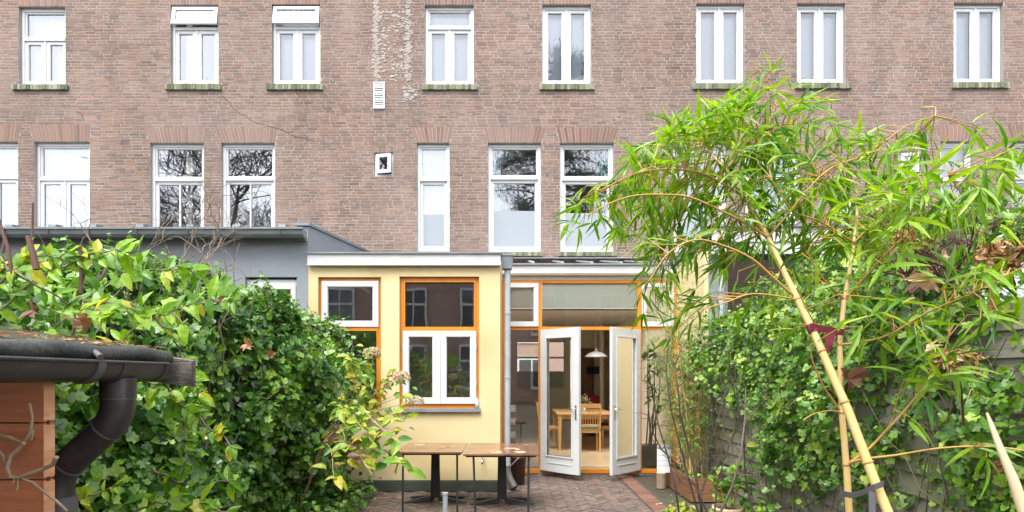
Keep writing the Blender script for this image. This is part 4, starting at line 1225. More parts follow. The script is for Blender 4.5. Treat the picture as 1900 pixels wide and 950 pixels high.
# ------------------------------------------------------------------ cafe tables on the patio
def cafe_table(x0, x1, yf, yb, label, legs, patches, seed):
    r = random.Random(seed)
    xc, yc = (x0 + x1) / 2, (yf + yb) / 2 + .16
    t = thing('cafe_table', label, 'table', (xc, yc, 0), 'wet cafe tables on the patio')
    top = MB().box(x0, x1, yf, yb, .694, .72).build('table_top', M['table_top'], t, .006)
    MB().box(x0 + .03, x1 - .03, yf + .03, yb - .03, .676, .693).build('top_frame', M['black'], t)
    MB().obox((xc, yc, .655), (1, 0, 0), (0, 1, 0), (0, 0, 1), .16, .16, .02).build('top_plate', M['black'], t)
    MB().hexa([(xc - .06, yc - .035, .06), (xc + .06, yc - .035, .06), (xc + .06, yc + .035, .06), (xc - .06, yc + .035, .06),
               (xc - .05, yc - .03, .634), (xc + .05, yc - .03, .634), (xc + .05, yc + .03, .634), (xc - .05, yc + .03, .634)]).build('column', M['black'], t, .006)
    for sx, sy in ((-1, -.25), (1, -.25), (-1, .6), (1, .6)):
        d = Vector((sx, sy, 0)).normalized()
        u = Vector((d.y, -d.x, 0))
        a = Vector((xc, yc, 0)) + d * .055; b = Vector((xc, yc, 0)) + d * .40
        MB().hexa([a - u * .035 + Vector((0, 0, .02)), a + u * .035 + Vector((0, 0, .02)), b + u * .022 + Vector((0, 0, .006)), b - u * .022 + Vector((0, 0, .006)),
                   a - u * .03 + Vector((0, 0, .085)), a + u * .03 + Vector((0, 0, .085)), b + u * .016 + Vector((0, 0, .026)), b - u * .016 + Vector((0, 0, .026))]).build('foot', M['black'], t)
    for (lx0, lx1) in legs:
        MB().tube([(lx0, yf + .05, .6755), (lx1, yf + .02, .004)], .0125, 8).build('leg', M['black'], t)
    for k in range(patches):
        cx_, cy_ = r.uniform(x0 + .1, x1 - .1), r.uniform(yf + .12, yb - .12)
        n = 11; w, h = r.uniform(.03, .085), r.uniform(.03, .085)
        vs_ = [(cx_ + math.cos(2 * math.pi * i / n) * w * r.uniform(.75, 1.2), cy_ + math.sin(2 * math.pi * i / n) * h * r.uniform(.75, 1.2), .7212) for i in range(n)]
        MB().add(vs_, [tuple(range(n))]).build('paint_spot', M[r.choice(['spot_cream', 'spot_cream', 'spot_orange', 'spot_red'])], top)
M['spot_cream'] = mat('cream_paint_spot', (.62, .52, .34), .2, (.50, .36, .20), 30)
M['spot_orange'] = mat('orange_paint_spot', (.52, .22, .09), .2, (.36, .14, .06), 30)
M['spot_red'] = mat('red_paint_spot', (.40, .075, .05), .2, (.30, .09, .05), 30)
cafe_table(-1.37, -.575, 6.60, 7.47, 'worn brown cafe table in front of orange window, nearest the hedge', [(-1.28, -1.28), (-.645, -.64)], 4, 1)
cafe_table(-.555, .305, 6.42, 7.45, 'worn brown cafe table with red corner, beside the open doors', [(-.44, -.415), (.19, .185)], 8, 2)

# grey parasol tube
tb = thing('parasol_tube', 'short upright grey tube standing in front of the cafe tables', 'tube', (PX(826, 6.0), 6.0, 0))
xx = PX(826, 6.0)
MB().tube([(xx, 6.0, 0), (xx, 6.0, PZ(918, 6.0))], .028, 14).build('tube', M['zinc'], tb)
MB().tube([(xx, 6.0, PZ(918, 6.0) + .001), (xx, 6.0, PZ(914, 6.0))], .033, 14).build('collar', M['zinc'], tb)
MB().tube([(xx - .034, 6.0, .26), (xx - .06, 6.0, .26)], .010, 8).build('screw', M['black'], tb)
# brown bin in the corner
bn = thing('waste_bin', 'brown plastic bin standing in the corner below the downpipe', 'bin', (PX(960, 8.35), 8.35, 0))
bx_ = PX(960, 8.35)
MB().lathe((bx_, 8.35, .003), [(0, 0), (.105, 0), (.125, .40), (.132, .40), (.132, .42), (.118, .42), (.10, .02)], 22).build('body', M['bin'], bn)
MB().tube([(bx_ - .125, 8.25, .26), (bx_ - .06, 8.2, .34), (bx_ + .02, 8.2, .42)], .006, 6).build('handle', M['white'], bn)
# bottle on the sill
bt = P(885, 752, YF - .02)
bo = thing('spray_bottle', 'small white bottle with dark cap at right end of window sill', 'bottle', (bt.x, YF - .02, W2[2]))
MB().lathe((bt.x, YF - .015, W2[2] + .003), [(0, 0), (.024, 0), (.026, .06), (.022, .12), (.010, .135)], 14).build('body', M['white'], bo)
MB().lathe((bt.x, YF - .015, W2[2] + .138), [(.011, 0), (.012, .03), (0, .032)], 12).build('cap', M['lead'], bo)

# ------------------------------------------------------------------ garden shed, near left
XG = -1.19
shed = thing('garden_shed', 'orange brown board shed with dark gutter and felt roof, near left', 'shed', (-2.0, 1.5, 0))
wl = MB().box(-3.0, XG - .022, 1.462, 1.472, 0, 1.66).build('wall', M['fence_dark'], shed)
z = 0.022
while z < 1.6:
    h = .142
    b = MB().hexa([(-3.0, 1.452, z), (XG - .012, 1.452, z), (XG - .012, 1.4615, z), (-3.0, 1.4615, z), (-3.0, 1.452, z + h), (XG - .012, 1.452, z + h), (XG - .012, 1.4615, z + h), (-3.0, 1.4615, z + h)])
    o = b.build('board', M['shed'], wl)
    MB().hexa([(XG - .0115, 1.451, z + .004), (XG - .0105, 1.451, z + .004), (XG - .0105, 1.486, z + .004), (XG - .0115, 1.486, z + .004),
               (XG - .0115, 1.451, z + h - .004), (XG - .0105, 1.451, z + h - .004), (XG - .0105, 1.486, z + h - .004), (XG - .0115, 1.486, z + h - .004)]).build('board_end', M['shed_end'], wl)
    MB().box(-3.0, XG - .012, 1.4725, 1.485, z, z + h).build('board', M['shed'], wl)
    z += .146
sl = math.tan(math.radians(9))
def roofz(x): return 1.662 + (XG - x) * sl
rf = MB().hexa([(-3.2, .4, roofz(-3.2)), (XG, .4, roofz(XG)), (XG, 1.945, roofz(XG)), (-3.2, 1.945, roofz(-3.2)), (-3.2, .4, roofz(-3.2) + .02), (XG, .4, roofz(XG) + .02), (XG, 1.945, roofz(XG) + .02), (-3.2, 1.945, roofz(-3.2) + .02)]).build('roof', M['felt'], shed)
fe = MB()
fp = []
for k in range(34):
    yy = .4 + (1.93 - .4) * k / 33
    fp.append((XG + .012 + .004 * math.sin(k * 1.3), yy, 1.664 + .004 * math.sin(k * .9)))
fe.tube(fp, .027, 12)
fe.build('felt_edge', M['felt'], rf)
MB().hexa([(XG - .26, .4, roofz(XG - .26) + .021), (XG - .03, .4, roofz(XG - .03) + .021), (XG - .03, 1.94, roofz(XG - .03) + .021), (XG - .26, 1.94, roofz(XG - .26) + .021),
           (XG - .26, .4, roofz(XG - .26) + .026), (XG - .03, .4, roofz(XG - .03) + .026), (XG - .03, 1.94, roofz(XG - .03) + .026), (XG - .26, 1.94, roofz(XG - .26) + .026)]).build('felt_strip', M['felt'], rf)
bb = MB()
nb_ = 14
for k in range(nb_):
    xa = -2.6 + (XG + .085 + 2.6) * k / nb_; xb = -2.6 + (XG + .085 + 2.6) * (k + 1) / nb_
    j = lambda: rng.uniform(-.004, .004)
    if k == 0: pr = [(xa, 1.95, roofz(xa) - .085), (xa, 1.985, roofz(xa) - .085), (xa, 1.985, roofz(xa) + .005), (xa, 1.95, roofz(xa) + .005)]
    else: pr = nx_
    nx_ = [(xb + j(), 1.95 + j(), roofz(xb) - .085 + j()), (xb + j() * 2, 1.985, roofz(xb) - .085 + j()), (xb + j() * 2, 1.985, roofz(xb) + .005 + j()), (xb + j(), 1.95 + j(), roofz(xb) + .005 + j())]
    bb.add(pr + nx_, [(0, 4, 7, 3), (1, 2, 6, 5), (3, 7, 6, 2), (0, 1, 5, 4), (4, 5, 6, 7)])
bb.build('barge_board', M['rotten'], rf)
# gutter: half round channel
gt = MB()
R0 = .050
seg = 14
ys = [.45, 1.0, 1.45, 1.86]
outer = [(R0 * math.cos(math.pi + math.pi * k / seg), R0 * math.sin(math.pi + math.pi * k / seg) * 1.12) for k in range(seg + 1)]
inner = [(a * .93, b * .93) for a, b in outer]
ZG = 1.640
GXc = XG + .012
vs_ = []; fs = []
for yy in ys:
    vs_ += [(GXc + a, yy, ZG + b) for a, b in outer] + [(GXc + a, yy, ZG + b) for a, b in inner]
m_ = 2 * (seg + 1)
for i in range(len(ys) - 1):
    for k in range(seg):
        fs.append((i * m_ + k, i * m_ + k + 1, (i + 1) * m_ + k + 1, (i + 1) * m_ + k))
        fs.append((i * m_ + seg + 1 + k + 1, i * m_ + seg + 1 + k, (i + 1) * m_ + seg + 1 + k, (i + 1) * m_ + seg + 1 + k + 1))
gt.add(vs_, fs, True)
gut = gt.build('gutter', M['pvc'], shed)
for sx in (-1, 1):
    MB().tube([(GXc + sx * R0, .45, ZG), (GXc + sx * R0, 1.86, ZG)], .0055, 8).build('rim', M['pvc'], gut)
for yy in (.5, 1.86):
    MB().add([(GXc + a, yy, ZG + b) for a, b in outer], [tuple(range(seg + 1))]).build('end_cap', M['pvc'], gut)
def gband(yc, w, nm, k=1.09, m='pvc'):
    mb = MB(); a0 = [(p[0] * k, p[1] * k) for p in outer]
    vv = [(GXc + a, yc - w, ZG + b) for a, b in a0] + [(GXc + a, yc + w, ZG + b) for a, b in a0]
    n = len(a0)
    mb.add(vv, [(i, i + 1, n + i + 1, n + i) for i in range(n - 1)], True)
    vv2 = [(GXc + a, yc - w, ZG + b) for a, b in outer] + [(GXc + a, yc - w, ZG + b) for a, b in a0]
    mb.add(vv2, [(i, n + i, n + i + 1, i + 1) for i in range(n - 1)])
    return mb.build(nm, M[m], gut)
gband(1.555, .014, 'bracket', 1.10, 'pvc_grey'); gband(1.73, .085, 'outlet_sleeve', 1.05); gband(1.852, .010, 'end_sleeve', 1.05)
MB().tube([(GXc + .055, 1.545, ZG + .012), (GXc + .03, 1.56, ZG + .025), (GXc - .02, 1.56, ZG + .02)], .009, 8).build('bracket_clip', M['pvc_grey'], gut)
YP = 1.70
dpp = empty('downpipe', (GXc, YP, 0), shed)
xo = GXc - .005
MB().tube([(xo, YP, ZG - .045), (xo, YP, ZG - .105)], .0475, 20).build('outlet', M['pvc'], dpp)
xl_ = xo - .185
A, B, C, D = Vector((xo, YP, ZG - .1055)), Vector((xo, YP, ZG - .165)), Vector((xl_, YP, ZG - .335)), Vector((xl_, YP, ZG - .40))
def bend(p0, p1, p2, r):
    a = (p0 - p1).normalized() * r; b = (p2 - p1).normalized() * r
    return [p1 + a * (1 - t) ** 2 + b * t * t + (p0 - p0) for t in [i / 6 for i in range(7)]]
MB().tube([A] + bend(A, B, C, .05), .0453, 20).build('upper_elbow', M['pvc'], dpp)
e1 = bend(A, B, C, .05)[-1]; e2 = bend(B, C, D, .045)[0]
MB().tube([e1 + (e2 - e1) * .002, e2], .0436, 20).build('pipe', M['pvc'], dpp)
MB().tube(bend(B, C, D, .045) + [D], .0453, 20).build('lower_elbow', M['pvc'], dpp)
for q, dd in ((A, Vector((0, 0, -1))), (e1, (e2 - e1).normalized()), (e2, (e2 - e1).normalized())):
    MB().tube([q - dd * .003, q + dd * .003], .0468, 20).build('joint_ring', M['pvc_grey'], dpp)
MB().tube([(xl_ + .012, YP, D.z - .0005), (xl_ + .012, YP, .02)], .043, 18).build('pipe', M['pvc_grey'], dpp)
n = 260
lx = XG - np.abs(nrg.normal(0, .10, n)) - .005; ly = nrg.uniform(.9, 1.93, n)
Pl = np.stack([lx, ly, 1.662 + (XG - lx) * sl + .03 + nrg.uniform(0, .008, n)], 1)
v, t = spread(BLADE[0], frames(nrg.normal(size=(n, 3)) * [1, 1, .15], np.tile([0, 0, 1.], (n, 1)) + nrg.normal(size=(n, 3)) * .4), nrg.uniform(.015, .05, n), Pl)
o = link_mesh('roof_litter', tri_mesh('roof_litter', v, t), M['dead']); tag(o, 'dry brown leaf litter along the edge of the shed roof', 'leaf litter', kind='stuff')
# dry vine on the shed wall
dv = thing('dry_vine', 'pale dry vine tendrils clinging to the shed boards', 'vine', P(40, 950, 1.43))
for pts, r in (([(-10, 806), (20, 812), (45, 822), (56, 803), (60, 775), (54, 748)], .0042), ([(45, 822), (20, 845), (13, 868), (18, 885), (35, 886), (75, 872), (98, 862), (105, 848)], .0052),
               ([(35, 886), (60, 895), (80, 912), (105, 930), (124, 948)], .0034), ([(-10, 828), (6, 846), (14, 868)], .0036), ([(28, 886), (24, 897), (15, 900)], .002), ([(33, 888), (33, 905), (31, 910)], .002), ([(52, 790), (62, 800), (58, 816)], .0026)):
    MB().tube([P(a, b, 1.425 + rng.uniform(-.012, .010)) for a, b in pts], [r * rng.uniform(.8, 1.15) for _ in pts], 7).build('stem', M['vine_dry'], dv)

# ------------------------------------------------------------------ fences
def fence(name, X, y0, y1, bays, zt, m, label, thick, tilt, face):
    t = thing(name, label, 'fence', (X, (y0 + y1) / 2, 0))
    L = (y1 - y0) / bays
    for b in range(bays + 1):
        MB().box(X + face * .05, X + face * .13, y0 + b * L - .04, y0 + b * L + .04, 0, zt + .05).build('post', M[m], t)
    for b in range(bays):
        z = .02; sag = rng.uniform(-.02, .02)
        while z < zt - .1:
            h = .157; a = y0 + b * L + .003; c = y0 + (b + 1) * L - .003; w = 0
            MB().hexa([(X, a, z + sag), (X + face * thick, a, z + sag), (X + face * thick, c, z - sag), (X, c, z - sag), (X + face * .025, a, z + h + sag), (X + face * (thick + .025), a, z + h + sag), (X + face * (thick + .025), c, z + h - sag), (X + face * .025, c, z + h - sag)]).build('board', M[m], t)
            z += .153
    return t
fence('wooden_fence', 2.74, .6, 7.78, 4, 2.0, 'fence', 'weathered grey green board fence under the right hand ivy', .022, 0, 1)
fence('wooden_fence', -2.86, 1.0, 7.75, 4, 2.1, 'fence_dark', 'unseen dark board fence added behind the left hand ivy to block light', .022, 0, -1)  # hidden backing, added so that no light comes through the ivy

# ------------------------------------------------------------------ ivy
def sstep(x): x = np.clip(x, 0, 1); return x * x * (3 - 2 * x)
def lump(y, z, k):
    return .12 * np.sin(2.1 * y + 1.3 * z + k) + .10 * np.sin(4.7 * y - 2.9 * z + 1 + k) + .075 * np.sin(9 * y + 7 * z + k) + .045 * np.sin(17 * y - 13 * z)
def ivy_field(n, side, y0, y1, seed):
    g = np.random.default_rng(seed)
    y = g.uniform(y0, y1, n); v = g.uniform(0, 1.42, n)
    face = v < 1
    if side < 0:
        zt = 2.21 + .10 * np.sin(1.7 * y) + .06 * np.sin(5.3 * y + 1) - .12 * sstep((y - 6.6) / 1.0) - .22 * sstep((4.6 - y) / 1.6)
        z = np.where(face, .03 + (zt - .03) * np.minimum(v, 1), zt)
        X = -2.30 + .30 * sstep((y - 4.6) / 2.4) * np.exp(-((z - 1.45) / .75) ** 2) + lump(y, z, 0) - .28 * np.clip(1 - z / .7, 0, 1)
    else:
        zt = np.interp(y, [1.5, 2.9, 4.15, 5.2, 6.0, 7.1, 7.7], [2.36, 2.44, 2.60, 2.62, 2.50, 2.20, 2.12]) + .05 * np.sin(4.9 * y + 2)
        z = np.where(face, .2 + (zt - .2) * np.minimum(v, 1), zt)
        X = -2.62 + lump(y, z, 2) * .9 - .10 * np.clip(1 - (z - .6) / .6, 0, 1)
    tt = np.clip((v - 1) / .42, 0, 1)
    rnd = sstep((z - (zt - .35)) / .35) * .16
    X = X - rnd - tt * .75
    z = z + np.where(face, 0, .12 * np.sin(np.pi * np.minimum(1, tt * 1.2)) + .05 * np.sin(8 * y + 11 * tt))
    nx = np.where(face, 1 - .6 * rnd / .16, .15); nz = np.where(face, .15 + .8 * rnd / .16, 1.0)
    nor = np.stack([nx, np.full(n, -.35), nz], 1)
    nor = norm(nor)
    cl = np.sin(6.3 * y + 3 * np.sin(3.1 * z)) * np.sin(7.1 * z + 2.2 * np.sin(2.7 * y)) + .6 * np.sin(13 * y + 1) * np.sin(11 * z)
    dep = g.exponential(.10, n) - .05 - .11 * cl
    Pn = np.stack([X, y, z], 1) - nor * dep[:, None] + g.normal(size=(n, 3)) * .03
    nr = norm(nor + g.normal(size=(n, 3)) * .62 + [0, -.2, .35])
    tip = np.array([0, 0, -.9]) + nor * .6 + g.normal(size=(n, 3)) * .65
    S = .034 + .075 * g.random(n) ** 1.8
    if side > 0:
        Pn[:, 0] *= -1; nr[:, 0] *= -1; tip[:, 0] *= -1
        S *= .85
    return Pn, tip, nr, S, dep, z, v

def stems_field(t, side, n, mat_, y0, y1, seed, X0, k_=1.0):
    r = random.Random(seed); mb = MB()
    for k in range(n):
        y = r.uniform(y0, y1); z = 0.0; x = X0 + r.uniform(-.06, .06)
        pts = [(x, y, 0)]
        for i in range(9):
            y += r.gauss(0, .09 if k_ == 1 else .16); z += r.uniform(.15, .33) if k_ == 1 else r.uniform(.02, .36); x += r.uniform(-.035, .06)
            pts.append((x, y, z))
        rr = r.uniform(.006, .018) * k_
        mb.tube([(p[0] * (1 if side < 0 else -1), p[1], p[2]) for p in pts], [rr * (1 - .07 * i) for i in range(len(pts))], 5)
    o = mb.build('woody_stems', M[mat_], t); o['kind'] = 'stuff'

def umbels(t, pts, seed, mat_='berry', rr=(.0035, .006), spreadr=.028, per=16):
    g = np.random.default_rng(seed)
    V = np.array([(1, 0, 0), (-1, 0, 0), (0, 1, 0), (0, -1, 0), (0, 0, 1), (0, 0, -1)], float)
    T = np.array([(0, 2, 4), (2, 1, 4), (1, 3, 4), (3, 0, 4), (2, 0, 5), (1, 2, 5), (3, 1, 5), (0, 3, 5)])
    C = np.repeat(np.asarray(pts), per, axis=0)
    d = norm(g.normal(size=C.shape)) * spreadr * g.uniform(.75, 1.1, (len(C), 1))
    S = g.uniform(*rr, len(C))
    v, tr = spread((V, T), np.tile(np.eye(3), (len(C), 1, 1)), S, C + d)
    o = link_mesh('flower_heads', tri_mesh('flower_heads', v, tr, True), M[mat_], t); o['kind'] = 'stuff'

ivl = thing('ivy_hedge', 'dense dark glossy ivy hedge along the left side up to the yellow wall', 'hedge', (-2.4, 4.5, 0))
Pn, tip, nr, S, dep, z_, v_ = ivy_field(35000, -1, 1.9, 7.72, 11)
keep = ~((Pn[:, 1] < 2.15) & (Pn[:, 0] > -1.9))
Pn, tip, nr, S, dep = Pn[keep], tip[keep], nr[keep], S[keep], dep[keep]
leaves(ivl, IVY, frames(tip, nr), S, Pn, M['ivy_o'], M['ivy'], 300, score=np.where(dep < .04, 1, .3))
stems_field(ivl, -1, 90, 'ivy_stem', 1.6, 7.6, 21, -2.55)
g = np.random.default_rng(31)
ok = (z_ > 2.15)
src = ivy_field(35000, -1, 1.9, 7.72, 11)[0]
ii = g.choice(np.nonzero((src[:, 2] > 2.0) & (src[:, 1] > 3.4))[0], 90)
umbels(ivl, src[ii] + [0.05, -.03, .09], 32)
# upright leafy shoots breaking the outline
def shoots(t, centers, seed, h=(.12, .35), nl=9, size=(.04, .075), mo='ivy_o', mi='ivy', tpl=None, stem='ivy_stem', lean=.35):
    r = random.Random(seed); mb = MB(); PP, TT, NN, SS = [], [], [], []
    for c in centers:
        c = Vector(c); d = Vector((r.gauss(0, lean), r.gauss(0, lean), 1)).normalized(); L = r.uniform(*h)
        bend_ = Vector((r.gauss(0, .2), r.gauss(0, .2), -.1)) * L
        pts = [c + d * (L * k / 4) + bend_ * (k / 4) ** 2 for k in range(5)]
        mb.tube(pts, [.004, .0036, .003, .0025, .0015], 5)
        for k in range(nl):
            u = (k + .5) / nl; p = c + d * (L * u) + bend_ * u * u
            a = r.uniform(0, 6.28)
            TT.append((math.cos(a), math.sin(a), r.uniform(-.5, .5))); NN.append((r.gauss(0, .4), -.4 + r.gauss(0, .4), 1)); PP.append(tuple(p)); SS.append(r.uniform(*size) * (1.15 - .5 * u))
    o = mb.build('shoots', M[stem], t); o['kind'] = 'stuff'
    return np.array(PP), np.array(TT), np.array(NN), np.array(SS)
ii = np.concatenate([g.choice(np.nonzero((src[:, 2] > 2.0))[0], 170), g.choice(np.nonzero((src[:, 2] > .5) & (src[:, 0] > -2.3))[0], 130)])
PP, TT, NN, SS = shoots(ivl, src[ii], 33, lean=.6)
leaves(ivl, IVY[3:], frames(TT, NN), SS, PP, M['ivy_o'], M['ivy'], 0, rest='shoot_leaves')

r = random.Random(404)
def loose_twigs(t, pts, k, sgn):
    for c in pts:
        c = Vector(c); d = Vector((sgn * r.uniform(.1, .9), r.gauss(0, .5), r.uniform(-.3, .9))).normalized(); L = r.uniform(.15, .42)
        q = [c - d * .1, c + d * L * .4 + Vector((0, 0, r.gauss(0, .03))), c + d * L * .75 + Vector((r.gauss(0, .03), 0, r.gauss(0, .03))), c + d * L]
        MB().tube(q, [.0042, .0034, .0026, .0014], 5).build('twig', M[r.choice(['twig', 'vine_dry', 'ivy_stem'])], t)
loose_twigs(ivl, src[g.choice(np.nonzero((src[:, 2] > .4))[0], 70)], 0, 1)
ivr = thing('ivy_hedge', 'lighter green ivy tumbling over the weathered fence on the right', 'hedge', (2.7, 4.5, 0))
Pn, tip, nr, S, dep, z_, v_ = ivy_field(36000, 1, 1.5, 7.72, 12)
zmin = np.interp(Pn[:, 1], [1.5, 2.5, 3.3, 4.0, 4.7, 5.6, 6.25, 7.2, 7.7], [.40, .45, .55, .62, .50, .66, .92, 1.48, 1.70]) + .10 * np.sin(6.1 * Pn[:, 1] + 1) + .06 * np.sin(15 * Pn[:, 1])
pk = np.clip((Pn[:, 2] - zmin + .12) / .26, .05, 1) * np.where(Pn[:, 1] < 3.9, np.where(Pn[:, 2] < 1.3, .72, 1), 1)
g2 = np.random.default_rng(41)
holes = (np.sin(3.1 * Pn[:, 1] + 2.2 * Pn[:, 2]) * np.sin(5.3 * Pn[:, 2] - 1.7 * Pn[:, 1]) > .72)
keep = (g2.random(len(Pn)) < pk) & ~(holes & (Pn[:, 2] < 1.5) & (g2.random(len(Pn)) < .7))
srcR = Pn[keep]
leaves(ivr, IVY, frames(tip[keep], nr[keep]), S[keep], Pn[keep], M['ivy2_o'], M['ivy2'], 300, score=np.where(dep[keep] < .04, 1, .3))
stems_field(ivr, 1, 60, 'ivy_stem', 1.4, 7.6, 22, -2.70, .45)
ii = g.choice(np.nonzero((srcR[:, 2] > 2.2) & (srcR[:, 1] > 2.5))[0], 80)
umbels(ivr, srcR[ii] + [-.05, -.03, .07], 34)
ii = g.choice(np.nonzero((srcR[:, 2] > 2.1))[0], 120)
PP, TT, NN, SS = shoots(ivr, srcR[ii], 35)
leaves(ivr, IVY[3:], frames(TT, NN), SS, PP, M['ivy2_o'], M['ivy2'], 0, rest='shoot_leaves')
loose_twigs(ivr, srcR[g.choice(np.nonzero((srcR[:, 2] > .3))[0], 80)], 0, -1)
# dark dried seed heads and red twigs on top of the right hedge
sd = thing('seed_head_shrub', 'dried dark seed heads on red brown twigs above right ivy', 'shrub', P(1720, 600, 3.2))
tips = []
for k in range(26):
    mb = MB()
    a = P(rng.uniform(1690, 1850), rng.uniform(520, 580), 3.2 + rng.uniform(-.2, .3)); b = P(rng.uniform(1580, 1890), rng.uniform(360, 470), 3.3 + rng.uniform(-.4, .4))
    m1 = (a + b) / 2 + Vector((rng.gauss(0, .05), rng.gauss(0, .05), rng.gauss(0, .04)))
    pts = [a, (a + m1) / 2 + Vector((0, 0, .02)), m1, (m1 + b) / 2, b]
    mb.tube(pts, [.007, .006, .005, .0035, .002], 6); tips.append(b)
    for j in range(5):
        tips.append(b + Vector((rng.gauss(0, .07), rng.gauss(0, .07), rng.gauss(0, .04))))
        mb.tube([m1, (m1 + tips[-1]) / 2 + Vector((0, 0, .02)), tips[-1]], [.003, .0022, .0012], 5)
    mb.build('twig', M['twig_red'], sd)
umbels(sd, [tuple(p) for p in tips], 36, 'seed', (.003, .0055), .035, 14)

# ------------------------------------------------------------------ dead maple leaves caught in the plants
def dead(px, py, D, size, label, grp, tipd=(0, 0, -1), k=0):
    o = link_mesh('dead_leaf', DM[k % 3], None)
    c = P(px, py, D)
    Rm = frames(np.array([tipd], float) + nrg.normal(size=(1, 3)) * .35, np.array([[0, -.8, .45]]) + nrg.normal(size=(1, 3)) * .7)[0]
    size *= .85
    Mx = np.eye(4); Mx[:3, :3] = Rm * size; Mx[:3, 3] = c
    o.matrix_world = Matrix(Mx.tolist())
    tag(o, label, 'leaf', grp)
DM = []
for V, T in MAPLE:
    me = tri_mesh('dead_leaf', V, T); me.materials.append(M['dead_o']); DM.append(me)
dead(1719, 505, 2.55, .15, 'large orange brown maple leaf hanging right of the bamboo', None)
dead(1573, 690, 1.72, .085, 'grey brown dead leaf caught on the thin bamboo cane', None, k=1)
DEAD = [(1762, 672, 2.6, .10, 'crumpled brown maple leaf on the ivy at mid height right of the canes'), (1720, 640, 2.7, .09, 'dark brown curled leaf just left of the crumpled maple leaf'), (1688, 455, 2.9, .09, 'orange brown curled leaf below the dark seed heads'),
        (1745, 470, 3.0, .08, 'brown curled leaf among the red brown twigs'), (1855, 485, 2.5, .11, 'broad tan dead leaf near the right edge, above the ivy'), (1800, 690, 2.6, .07, 'small brown leaf on bare ivy stems near the pale cane'),
        (1835, 565, 2.6, .08, 'reddish brown leaf hanging at the right below the tan one'), (1840, 858, 2.4, .08, 'brown leaf low on the fence boards beside the pale cane'),
        (418, 562, 4.2, .09, 'orange dead leaf near the top of the left ivy'), (455, 638, 4.2, .10, 'rust brown leaf in the middle of the left ivy face'), (508, 655, 4.6, .09, 'small dark red leaf right of the rust brown one in the left ivy'),
        (165, 588, 1.85, .075, 'tan curled leaf lying above the shed roof edge'), (60, 575, 1.85, .07, 'brown leaf lying on the shed roof near the left edge')]
for i, (a, b, D, s_, lab) in enumerate(DEAD):
    dead(a, b, D, s_, lab, 'dead leaves caught in the plants', (rng.uniform(-.8, .8), -.3, -.7), i)

for (px, py, D, rad, lab) in ((1768, 668, 2.62, .10, 'dried brown flower head lying on the right ivy beside the canes'), (1868, 478, 2.5, .12, 'dried tan flower head at the right edge above the ivy'), (1690, 440, 2.9, .09, 'dried orange brown flower head under the dark seed heads')):
    df = thing('dried_flower_head', lab, 'flower head', P(px, py, D))
    n = 120
    c = np.array(P(px, py, D)); Q = c + norm(nrg.normal(size=(n, 3))) * rad * nrg.uniform(.5, 1, (n, 1)) * [1.2, .8, .6]
    leaves(df, MAPLE + OVATE, frames(nrg.normal(size=(n, 3)), nrg.normal(size=(n, 3)) + [0, -.5, .5]), nrg.uniform(.02, .05, n), Q, M['dead_o'], M['dead'], 0, rest='petals')
    MB().tube([P(px, py, D), P(px + 15, py + 50, D + .05), P(px + 20, py + 120, D + .12)], [.004, .005, .006], 6).build('stalk', M['twig_red'], df)
# ------------------------------------------------------------------ light green climbing vine over the shed
cvn = thing('climbing_vine', 'light green climbing vine with pointed leaves spilling over the shed roof', 'vine', P(300, 950, 2.3))
PP, TT, NN, SS = [], [], [], []
def vine(pts, D, r=.0045, nl=14, size=(.06, .10), seed=0):
    rr = random.Random(seed)
    W = [P(a, b, D + rr.uniform(-.08, .08)) for a, b in pts]
    fine = []
    for i in range(len(W) - 1):
        for k in range(4): fine.append(W[i].lerp(W[i + 1], k / 4) + Vector((rr.gauss(0, .006), rr.gauss(0, .006), rr.gauss(0, .006))))
    fine.append(W[-1])
    MB().tube(fine, [r * (1 - .6 * i / len(fine)) for i in range(len(fine))], 6).build('stem', M['twig'], cvn)
    for k in range(int(nl * 1.5)):
        u = rr.uniform(.08, 1) * (len(fine) - 1); i = min(int(u), len(fine) - 2); p = fine[i].lerp(fine[i + 1], u - i)
        d = (fine[i + 1] - fine[i]).normalized()
        for s in (-1, 1):
            side = d.cross(Vector((0, -1, .3))).normalized() * s
            tdir = side * rr.uniform(.5, 1) + d * rr.uniform(.1, .8) + Vector((rr.gauss(0, .2), rr.gauss(0, .25) - .15, rr.gauss(-.2, .25)))
            PP.append(tuple(p)); TT.append(tuple(tdir)); NN.append((rr.gauss(0, .4), -.7 + rr.gauss(0, .3), .7)); SS.append(rr.uniform(*size) * rr.choice((.45, .6, .7, .9)))
vine([(120, 720), (200, 660), (260, 600), (330, 570), (390, 555), (440, 560)], 2.5, nl=15, size=(.07, .13), seed=1)
vine([(60, 640), (150, 560), (240, 500), (330, 500), (410, 520)], 2.6, nl=16, size=(.07, .13), seed=2)
vine([(-20, 600), (40, 540), (100, 500), (180, 470), (260, 465)], 2.0, nl=14, size=(.06, .11), seed=3)
vine([(-30, 560), (20, 510), (70, 485), (120, 470)], 2.0, nl=9, size=(.06, .10), seed=4)
vine([(-20, 520), (30, 480), (100, 470), (190, 480)], 1.95, nl=12, size=(.06, .10), seed=5)
vine([(250, 690), (300, 720), (350, 760), (400, 800), (430, 830)], 2.1, nl=15, size=(.055, .10), seed=6)
vine([(240, 560), (300, 600), (340, 660), (370, 720), (380, 790)], 2.2, nl=13, size=(.055, .10), seed=7)
vine([(300, 700), (340, 780), (350, 850), (330, 920), (300, 960)], 2.1, nl=14, size=(.06, .11), seed=8)
vine([(280, 870), (330, 890), (390, 900), (440, 890)], 2.2, nl=10, size=(.06, .10), seed=9)
vine([(230, 960), (290, 930), (360, 930), (430, 950)], 2.0, nl=11, size=(.06, .11), seed=10)
vine([(160, 560), (230, 570), (300, 580), (350, 600)], 2.1, nl=10, size=(.06, .13), seed=11)
